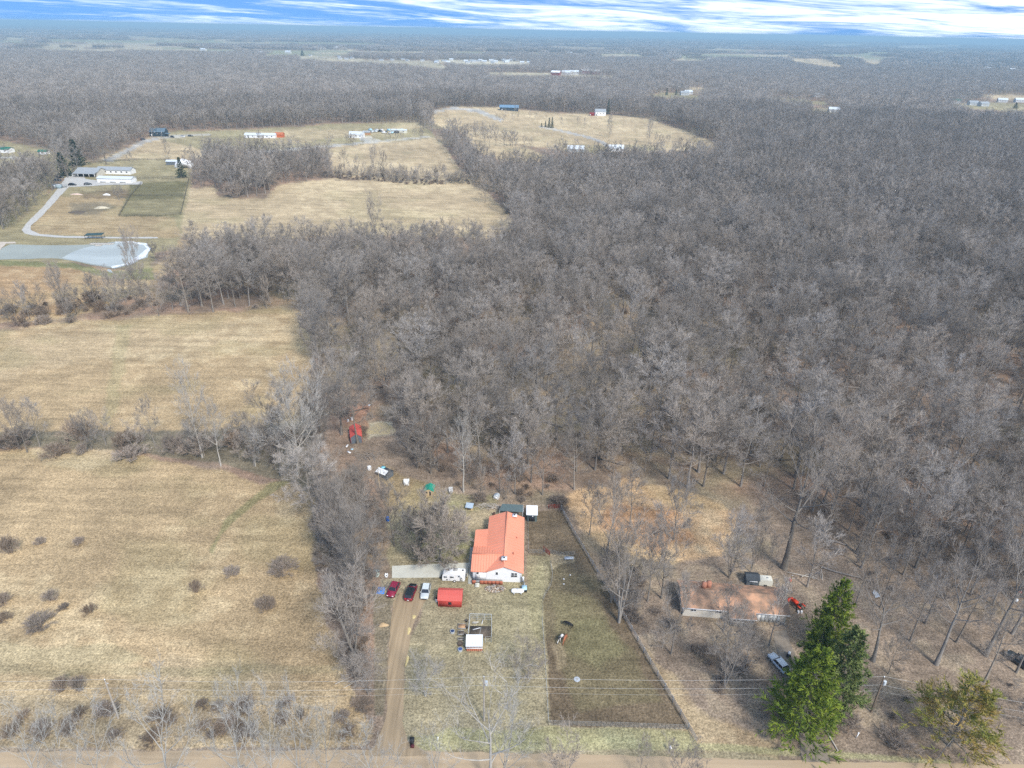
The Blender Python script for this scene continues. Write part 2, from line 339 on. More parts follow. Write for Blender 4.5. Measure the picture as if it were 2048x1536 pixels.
ca = n.new('ShaderNodeVertexColor'); ca.layer_name = 'cover'
tcn = n.new('ShaderNodeTexCoord')
def gn(scale, st, det=4, lo=0.35, hi=0.65, a=0.8, bb=1.2, rough=0.6):
    mp = n.new('ShaderNodeMapping'); mp.inputs['Scale'].default_value = st; l.new(tcn.outputs['Object'], mp.inputs['Vector'])
    z = n.new('ShaderNodeTexNoise'); z.inputs['Scale'].default_value = scale; z.inputs['Detail'].default_value = det; z.inputs['Roughness'].default_value = rough
    l.new(mp.outputs[0], z.inputs['Vector'])
    r = n.new('ShaderNodeMapRange'); r.inputs[1].default_value = lo; r.inputs[2].default_value = hi; r.inputs[3].default_value = a; r.inputs[4].default_value = bb
    l.new(z.outputs['Fac'], r.inputs[0]); return r.outputs[0], z.outputs['Fac']
f1, z1 = gn(2.6, (1, 1, 1), 5, 0.36, 0.64, 0.52, 1.48, 0.75)
f2, z2 = gn(0.35, (0.12, 1.0, 1), 5, 0.36, 0.64, 0.84, 1.15)
f3, z3 = gn(0.9, (1, 1, 1), 4, 0.35, 0.65, 0.82, 1.18)
m1 = n.new('ShaderNodeMath'); m1.operation = 'MULTIPLY'; l.new(f1, m1.inputs[0]); l.new(f2, m1.inputs[1])
m2 = n.new('ShaderNodeMath'); m2.operation = 'MULTIPLY'; l.new(m1.outputs[0], m2.inputs[0]); l.new(f3, m2.inputs[1])
sc = n.new('ShaderNodeVectorMath'); sc.operation = 'SCALE'; l.new(ca.outputs[0], sc.inputs[0]); l.new(m2.outputs[0], sc.inputs['Scale'])
l.new(sc.outputs[0], b.inputs['Base Color'])
bp = n.new('ShaderNodeBump'); bp.inputs['Strength'].default_value = 0.7; bp.inputs['Distance'].default_value = 0.25
l.new(z1, bp.inputs['Height']); l.new(bp.outputs[0], b.inputs['Normal'])
gm.materials.append(g)
tag(link('ground', gm), 'rolling winter farmland with tan hay fields, lawn and brown leaf litter', None, None, 'structure')

# ------------------------------------------------ sheets lying on the ground
def sheet(name, pts, z, m, label=None, wob=0.0, step=2.0, raw=False, kind='structure'):
    """pts: photograph pixels of the outline (or world xy if raw)"""
    w = [Vector(p) if raw else P(*p) for p in pts]; out = []
    for i in range(len(w)):
        a, b2 = w[i].to_2d() if not raw else Vector(w[i][:2]), Vector(w[(i+1) % len(w)][:2])
        a = Vector(a[:2]); nn = max(1, int((b2-a).length/step)) if wob else 1
        for k2 in range(nn): out.append(a+(b2-a)*k2/nn)
    o2 = np.array([tuple(p) for p in out])
    if wob:
        o2 = o2 + np.stack([fbm(o2[:, 0]/2.2, o2[:, 1]/2.2, 3, 3)-0.5, fbm(o2[:, 0]/2.2, o2[:, 1]/2.2, 13, 3)-0.5], -1)*2*wob
    me = bpy.data.meshes.new(name)
    from mathutils.geometry import tessellate_polygon
    vs = [Vector((p[0], p[1], z)) for p in o2]
    tr = tessellate_polygon([vs])
    fs = []
    for f in tr:
        a, b2, c2 = (vs[i] for i in f)
        fs.append(f if (b2-a).cross(c2-a).z > 0 else f[::-1])
    me.from_pydata(vs, [], fs); me.materials.append(m)
    return tag(link(name, me), label, None, None, kind)
M_dirt = mat('packed_dirt', (0.46, 0.345, 0.22), 0.95, 0.12, 0.8, stretch=(0.05, 1.6, 1), spec=0.1, bump=0.2)
M_dirt2 = mat('driveway_dirt', (0.36, 0.27, 0.17), 0.95, 0.2, 0.9, stretch=(1.8, 0.08, 1), spec=0.1, bump=0.2)
M_gravel = mat('pale_gravel', (0.50, 0.48, 0.44), 0.95, 0.15, 0.6, spec=0.1)
M_conc = mat('concrete', (0.60, 0.585, 0.50), 0.85, 0.07, 0.35, spec=0.2)
a0 = P(-700, 1500); a1 = P(150, 1503); a2 = P(700, 1500); a3 = P(1150, 1508); a4 = P(1600, 1522); a5 = P(2900, 1545)
edge = [(p.x, p.y) for p in (a0, a1, a2, a3, a4, a5)]
sheet('road', edge + [(x, y-7.5) for x, y in edge[::-1]], 0.035, M_dirt, 'straight tan dirt road along the bottom', 0.35, 1.2, True)
sheet('driveway', [(715,1512),(748,1496),(762,1462),(772,1420),(776,1330),(780,1250),(786,1205),(800,1185),(845,1178),(852,1200),(840,1222),(826,1250),(816,1300),(808,1345),(806,1400),(806,1450),(816,1480),(840,1498),(862,1512)], 0.05, M_dirt2, 'dirt driveway from the road up to the parked cars', 0.35, 0.8)
# ------------------------------------------------ vegetation builders
M_bark = mat('grey_bark', (0.27, 0.24, 0.205), 0.95, 0.2, 1.2, obvar=0.25, spec=0.1)
M_twig = mat('bare_twigs', (0.335, 0.295, 0.255), 0.95, 0.16, 0.35, obvar=0.3, spec=0.1)
M_pbark = mat('pale_bark', (0.48, 0.45, 0.40), 0.9, 0.2, 1.0, obvar=0.08, spec=0.1)
M_ptwig = mat('pale_twigs', (0.40, 0.37, 0.33), 0.95, 0.15, 0.4, obvar=0.08, spec=0.1)
M_shrub = mat('shrub_twigs', (0.30, 0.24, 0.19), 0.95, 0.2, 0.8, obvar=0.25, spec=0.1)
M_needle = mat('pine_needles', (0.125, 0.175, 0.042), 0.8, 0.3, 0.5, obvar=0.12, spec=0.2, col2=(0.22, 0.26, 0.058))
M_spruce = mat('spruce_needles', (0.045, 0.075, 0.04), 0.8, 0.25, 0.8, obvar=0.2, spec=0.2)
M_autumn = mat('yellowing_needles', (0.27, 0.28, 0.06), 0.85, 0.25, 0.32, spec=0.2, col2=(0.36, 0.24, 0.075))
def unit(a): return a/np.maximum(np.linalg.norm(a, axis=-1, keepdims=True), 1e-9)
def perp_rand(d, rs):
    r = unit(rs.normal(size=d.shape)); return unit(np.cross(d, r))
def kids(B, D, Ln, n, rs, ang, ratio, t0=0.3, upb=0.15, t1=1.0):
    """n children along every parent segment: bases, directions, lengths"""
    m = len(B); t = rs.uniform(t0, t1, (m, n)); t[:, -1] = t1
    a = np.radians(rs.uniform(ang*0.55, ang*1.25, (m, n)))[..., None]
    Dr = np.repeat(D[:, None], n, 1); p = perp_rand(Dr, rs)
    d = unit(Dr*np.cos(a) + p*np.sin(a) + np.array([0, 0, upb]))
    b = B[:, None] + Dr*(Ln[:, None]*t)[..., None]
    l = Ln[:, None]*ratio*(1.25-0.55*t)*rs.uniform(0.75, 1.25, (m, n))
    return b.reshape(-1, 3), d.reshape(-1, 3), l.ravel()
def slivers(B, D, Ln, w, rs):
    p = perp_rand(D, rs)*(w/2 if np.isscalar(w) else (w/2)[:, None])
    V = np.stack([B-p, B+p, B+D*Ln[:, None]], 1).reshape(-1, 3)
    return V, np.arange(len(V)).reshape(-1, 3)
def spikes(B, D, Ln, w, rs):
    p = perp_rand(D, rs); q = np.cross(D, p); ww = (w/2)[:, None] if not np.isscalar(w) else w/2
    V = np.stack([B+p*ww, B-p*ww*0.5+q*ww*0.87, B-p*ww*0.5-q*ww*0.87, B+D*Ln[:, None]], 1).reshape(-1, 3)
    i = np.arange(len(B))[:, None]*4
    F = np.concatenate([i+[0, 1, 3], i+[1, 2, 3], i+[2, 0, 3]])
    return V, F
class MB:
    def __init__(s): s.V = []; s.F3 = []; s.F4 = []; s.n = 0
    def add(s, V, F):
        V = np.asarray(V, float); F = np.asarray(F)
        if len(F) == 0: return
        (s.F3 if F.shape[1] == 3 else s.F4).append(F+s.n); s.V.append(V); s.n += len(V)
    def tube(s, pts, rad, k=5):
        pts = np.asarray(pts, float); n = len(pts); d = unit(np.gradient(pts, axis=0))
        ref = np.array([0.3, 1, 0.1]) if abs(d[0][2]) > 0.5 else np.array([0, 0, 1.0])
        a = unit(np.cross(d, ref)); b = np.cross(d, a)
        th = np.arange(k)*2*PI/k
        ring = pts[:, None] + (a[:, None]*np.cos(th)[None, :, None] + b[:, None]*np.sin(th)[None, :, None])*np.asarray(rad, float)[:, None, None]
        i = np.arange(n-1)[:, None]*k; j = np.arange(k)[None]; j2 = (j+1) % k
        s.add(ring.reshape(-1, 3), np.stack([i+j, i+j2, i+k+j2, i+k+j], -1).reshape(-1, 4))
    def box(s, x0, x1, y0, y1, z0, z1):
        V = [(x, y, z) for x in (x0, x1) for y in (y0, y1) for z in (z0, z1)]
        s.add(V, [(0, 1, 3, 2), (4, 6, 7, 5), (0, 4, 5, 1), (2, 3, 7, 6), (0, 2, 6, 4), (1, 5, 7, 3)])
    def mesh(s, name, m, smooth=False):
        f = []
        if s.F3: f.append(np.concatenate(s.F3))
        if s.F4: f.append(np.concatenate(s.F4))
        me = npmesh(name, np.concatenate(s.V), f, None, smooth)
        for mm_ in (m if isinstance(m, (list, tuple)) else [m]): me.materials.append(mm_)
        return me
def bare_tree(seed, H, Rc, fb=0.35, nl=11, ns=8, nb=7, ntw=8, tw=0.035, low=25, high=68, r0=None, lod=0, stems=1):
    rs = np.random.RandomState(seed); T = MB(); K = MB(); r0 = r0 or H*0.0125
    LB, LD, LL = [], [], []
    for st in range(stems):
        lean = rs.normal(0, 0.02, 2) if stems == 1 else np.array([math.cos(st*2.4+seed), math.sin(st*2.4+seed)])*0.17
        z = np.linspace(0, H*0.9, 7); wob = np.cumsum(rs.normal(0, 0.012*H, (7, 2)), 0)*(z/H)[:, None]; wob[0] = 0
        tp = np.stack([wob[:, 0]+lean[0]*z, wob[:, 1]+lean[1]*z, z], 1)
        tr_ = r0*(1-0.85*z/(H*0.9))/stems**0.4; tr_[0] *= 1.35
        T.tube(tp, tr_, 6 if lod == 0 else 4)
        n_ = nl if stems == 1 else max(4, nl//stems+1)
        for i in range(n_):
            t = fb+(0.84-fb)*(i+rs.uniform(0, .8))/n_
            j = t*6/0.9 if t < 0.9 else 5.99; j = min(j, 5.99); a = int(j); base = tp[a]+(tp[a+1]-tp[a])*(j-a)
            s_ = (t-fb)/(0.84-fb); prof = math.sqrt(max(0.25, 1-((s_-0.45)/0.72)**2))
            el = R(low+(high-low)*s_+rs.uniform(-9, 9)); azi = i*2.399+rs.uniform(-.5, .5)+st
            Lh = Rc*prof*rs.uniform(0.8, 1.15)/math.cos(min(el, R(58)))
            if stems > 1: Lh *= 0.8
            p = base.copy(); pts = [p]; 
            for k2 in range(4):
                d = np.array([math.cos(azi)*math.cos(el), math.sin(azi)*math.cos(el), math.sin(el)])
                p = p+d*Lh/4; pts.append(p); el = min(el+R(rs.uniform(2, 9)), R(84)); azi += rs.uniform(-.22, .22)
            pts = np.array(pts); rb = min(tr_[a]*0.6, 0.03+Lh*0.016)
            T.tube(pts, rb*np.array([1, .78, .58, .4, .18]), 4 if lod == 0 else 3)
            for k2 in range(1, 4):
                LB.append(pts[k2]); dd = pts[k2+1]-pts[k2]; LD.append(unit(dd)); LL.append(np.linalg.norm(dd)*1.5)
    LB, LD, LL = np.array(LB), np.array(LD), np.array(LL)
    per = max(2, round(ns/3))
    B1, D1, L1 = kids(LB, LD, LL, per, rs, 46, 0.95, 0.0, 0.25)
    L1 = np.minimum(L1, Rc*0.55)
    if lod == 0:
        K.add(*spikes(B1, D1, L1, 0.035+L1*0.022, rs))
        B2, D2, L2 = kids(B1, D1, L1, nb, rs, 42, 0.55, 0.2, 0.32)
        K.add(*slivers(B2, D2, L2, 0.03+L2*0.018, rs))
        B3, D3, L3 = kids(B2, D2, L2, ntw, rs, 40, 0.85, 0.15, 0.42)
        K.add(*slivers(B3, D3, np.clip(L3, 0.35, 1.6), tw, rs))
    else:
        K.add(*slivers(B1, D1, L1, 0.10, rs))
        B3, D3, L3 = kids(B1, D1, L1, ntw, rs, 44, 0.8, 0.1, 0.6)
        K.add(*slivers(B3, D3, np.clip(L3, 0.7, 2.4), tw, rs))
    return T, K
def blob_tree(seed, H, Rc, n, w, l, K=None, off=(0, 0), T=None):
    rs = np.random.RandomState(seed); K = K or MB(); T = T if T is not None else K
    d = unit(rs.normal(size=(n, 3))); rr_ = rs.uniform(0.35, 1, n)**0.5
    c = d*rr_[:, None]*np.array([Rc, Rc, H*0.33]) + np.array([off[0], off[1], H*0.64]); c[:, 2] += 0
    dd = unit(d*0.8+np.array([0, 0, 0.9])+rs.normal(size=(n, 3))*0.45)
    K.add(*slivers(c-dd*l*0.5, dd, np.full(n, l)*rs.uniform(.7, 1.3, n), w, rs))
    T.tube([(off[0], off[1], 0), (off[0], off[1], H*0.8)], [0.28, 0.1], 3)
    return K
def conifer(seed, H, Rc, fb, nwh, clump=0.55, droop=-8, gap=0.0, lw=0.4, lod=0, full=1.0, power=0.85):
    rs = np.random.RandomState(seed); T = MB(); K = MB()
    T.tube([(0, 0, 0), (0.1, 0, H*0.5), (0, 0, H*0.98)], [H*0.017, H*0.011, 0.03], 6)
    B, D, Ls = [], [], []
    for i in range(nwh):
        s_ = (i+rs.uniform(0, .6))/nwh; z = H*(fb+(0.99-fb)*s_)
        Lb = Rc*(1-s_)**power*rs.uniform(0.6, 1.2)+0.25
        nb_ = 5 if s_ > 0.7 else 7
        for k2 in range(nb_):
            if rs.uniform() < gap: continue
            a = k2*2*PI/nb_+i*1.3+rs.uniform(-.3, .3); e = R(droop+s_*38+rs.uniform(-8, 8))
            B.append((0, 0, z)); D.append((math.cos(a)*math.cos(e), math.sin(a)*math.cos(e), math.sin(e))); Ls.append(Lb*rs.uniform(.7, 1.1))
    B, D, Ls = np.array(B, float), np.array(D), np.array(Ls)
    T.add(*spikes(B, D, Ls, 0.05+Ls*0.02, rs))
    n1 = 9 if lod == 0 else 4
    B1, D1, L1 = kids(B, D, Ls, n1, rs, 45, 0.34, 0.25, 0.15)
    B2, D2, L2 = kids(B1, D1, np.maximum(L1, 0.5), 10 if lod == 0 else 4, rs, 40, 0.8, 0.1, 0.2)
    K.add(*slivers(B2, D2, np.clip(L2, 0.45, 1.1)*clump*1.6, lw, rs))
    return T, K
def shrub(seed, Rc, H, n, tw=0.04, m=8):
    rs = np.random.RandomState(seed); K = MB()
    a = rs.uniform(0, 2*PI, n); e = np.radians(rs.uniform(28, 88, n)); 
    D = np.stack([np.cos(a)*np.cos(e), np.sin(a)*np.cos(e), np.sin(e)], 1)
    base = np.stack([np.cos(a)*Rc*0.25, np.sin(a)*Rc*0.25, 0*a], 1)*rs.uniform(0, 1, n)[:, None]
    Ls = 0.75/np.sqrt((np.cos(e)/Rc)**2+(np.sin(e)/H)**2)
    K.add(*spikes(base, D, Ls, 0.07, rs))
    B1, D1, L1 = kids(base, D, Ls, m, rs, 34, 0.42, 0.35, 0.1)
    K.add(*slivers(B1, D1, L1, 0.05, rs))
    B2, D2, L2 = kids(B1, D1, L1, m, rs, 40, 0.7, 0.1, 0.1)
    K.add(*slivers(B2, D2, L2, tw, rs))
    return K
# --- shared meshes: near trees (two parts), shrubs, conifers
PROTO = {}
def reg(key, TK, mt, mk): PROTO[key] = (TK[0].mesh('trunk', mt), TK[1].mesh('crown', mk))
for i in range(6):   # forest-grown: clear stem, ascending crown
    reg('forest%d' % i, bare_tree(100+i, 22, [4.6, 5.2, 4.0, 5.6, 4.4, 5.0][i], [0.32, 0.26, 0.38, 0.28, 0.42, 0.24][i], 13, 9, 7, 11, 0.033, 24, 60), M_bark, M_twig)
for i in range(3):   # open-grown maples
    reg('open%d' % i, bare_tree(120+i, 16, [5.4, 6.0, 5.0][i], 0.16, 15, 9, 7, 9, 0.036, 25, 72, r0=0.26), M_bark, M_twig)
reg('oak0', bare_tree(131, 27, 8.2, 0.36, 13, 9, 7, 6, 0.036, 2, 68, r0=0.62), M_bark, M_twig)
reg('oak1', bare_tree(137, 25, 7.4, 0.42, 11, 9, 7, 6, 0.036, 8, 66, r0=0.55), M_bark, M_twig)
reg('multi0', bare_tree(141, 17, 6.2, 0.2, 16, 9, 7, 8, 0.036, 30, 72, r0=0.34, stems=3), M_bark, M_twig)
reg('multi1', bare_tree(142, 15, 5.4, 0.15, 16, 9, 7, 9, 0.034, 30, 72, r0=0.30, stems=4), M_bark, M_twig)
reg('round0', bare_tree(165, 8, 4.3, 0.06, 18, 12, 7, 9, 0.04, 12, 66, r0=0.16, stems=2), M_bark, M_twig)
reg('round1', bare_tree(166, 8, 4.6, 0.05, 20, 12, 7, 9, 0.04, 10, 62, r0=0.16, stems=3), M_bark, M_twig)
M_atwig = mat('airy_grey_twigs', (0.40, 0.385, 0.35), 0.95, 0.15, 0.4, obvar=0.08, spec=0.1)
reg('pale3', bare_tree(154, 16, 6.4, 0.10, 20, 9, 7, 9, 0.04, 15, 68, r0=0.28), M_pbark, M_ptwig)
reg('airy0', bare_tree(157, 15, 4.8, 0.2, 12, 7, 6, 5, 0.028, 30, 72, r0=0.2), M_atwig, M_atwig)
reg('airy1', bare_tree(158, 15, 4.6, 0.15, 12, 7, 6, 5, 0.028, 34, 76, r0=0.18, stems=2), M_atwig, M_atwig)
reg('pale0', bare_tree(151, 20, 4.4, 0.30, 14, 9, 6, 6, 0.04, 30, 75, r0=0.26), M_pbark, M_ptwig)
reg('pale1', bare_tree(152, 15, 6.4, 0.18, 14, 9, 7, 7, 0.04, 22, 70, r0=0.26, stems=2), M_pbark, M_ptwig)
reg('pale2', bare_tree(153, 18, 6.8, 0.30, 9, 6, 5, 4, 0.035, 20, 66, r0=0.30), M_pbark, M_ptwig)
reg('small0', bare_tree(161, 9, 3.4, 0.12, 12, 9, 6, 7, 0.032, 25, 70, r0=0.13), M_bark, M_twig)
reg('small1', bare_tree(162, 11, 2.6, 0.25, 10, 8, 6, 5, 0.034, 35, 76, r0=0.12), M_bark, M_twig)
reg('pine0', conifer(171, 24, 6.0, 0.08, 36, 0.62, -4, 0.16, 0.2, power=0.56), M_bark, M_needle)
reg('pine1', conifer(172, 22, 5.2, 0.10, 34, 0.62, -2, 0.2, 0.2, power=0.54), M_bark, M_needle)
reg('gold', conifer(173, 14, 6.2, 0.12, 22, 0.62, 2, 0.42, 0.13, power=0.55), M_bark, M_autumn)
reg('spruce', conifer(174, 20, 4.4, 0.04, 26, 0.7, -12, 0.0, 0.5, 1), M_bark, M_spruce)
SH = [shrub(180+i, [2.2, 1.8, 2.8, 1.5][i], [2.2, 2.6, 2.0, 1.6][i], 34, 0.04, 8).mesh('shrub_twigs', M_shrub) for i in range(4)]
M_mb = mat('mossy_twigs', (0.27, 0.26, 0.17), 0.95, 0.2, 0.5, spec=0.1)
TREES = []   # (x, y, height) of every placed tree, so that the wood keeps clear of them
def put_tree(key, u, v, H, label, w=1.0, group=None, cat='tree', name='bare_tree', rz=None, xyz=None):
    p = xyz or P(u, v); tm, km = PROTO[key]
    ref = max(vv.co.z for vv in tm.vertices) if key not in _HT else _HT[key]; _HT[key] = ref
    o = thing(name, label, cat, p, rz if rz is not None else random.uniform(0, 6.28), group)
    s_ = H/_REF[key]; o.scale = (s_*w, s_*w, s_)
    link('trunk', tm, o); link('crown', km, o); TREES.append((p.x, p.y, H)); return o
_HT = {}; _REF = {k: (22 if k[:6] == 'forest' else 16 if k[:4] == 'open' else dict(pale3=16, airy0=15, airy1=15, round0=8, round1=8, oak0=27, oak1=25, multi0=17, multi1=15, pale0=20, pale1=15, pale2=18, small0=9, small1=11, pine0=24, pine1=22, gold=14, spruce=20)[k]) for k in PROTO}
def put_shrub(u, v, Rc, H, label, group=None, k=None, mt=None):
    p = P(u, v); k = random.randrange(4) if k is None else k
    me = SH[k]; b = [(2.2, 2.2), (1.8, 2.6), (2.8, 2.0), (1.5, 1.6)][k]
    o = link('bare_shrub', me); o.location = p; o.rotation_euler.z = random.uniform(0, 6.28)
    o.scale = (Rc/b[0], Rc/b[0], H/b[1]); return tag(o, label, 'shrub', group)
def hpx(u, vb, vt):
    p = P(u, vb); r_ = math.hypot(p.x, p.y)
    best = 1.0
    for hh in np.arange(1, 40, 0.25):
        if proj(np.array([p.x]), np.array([p.y]), np.array([p.z+hh]))[1][0] > vt: best = hh
    return best
def T(key, u, vb, vt, label, w=1.0, name='bare_tree', group=None):
    return put_tree(key, u, vb, hpx(u, vb, vt), label, w, group, 'tree', name)
random.seed(3)
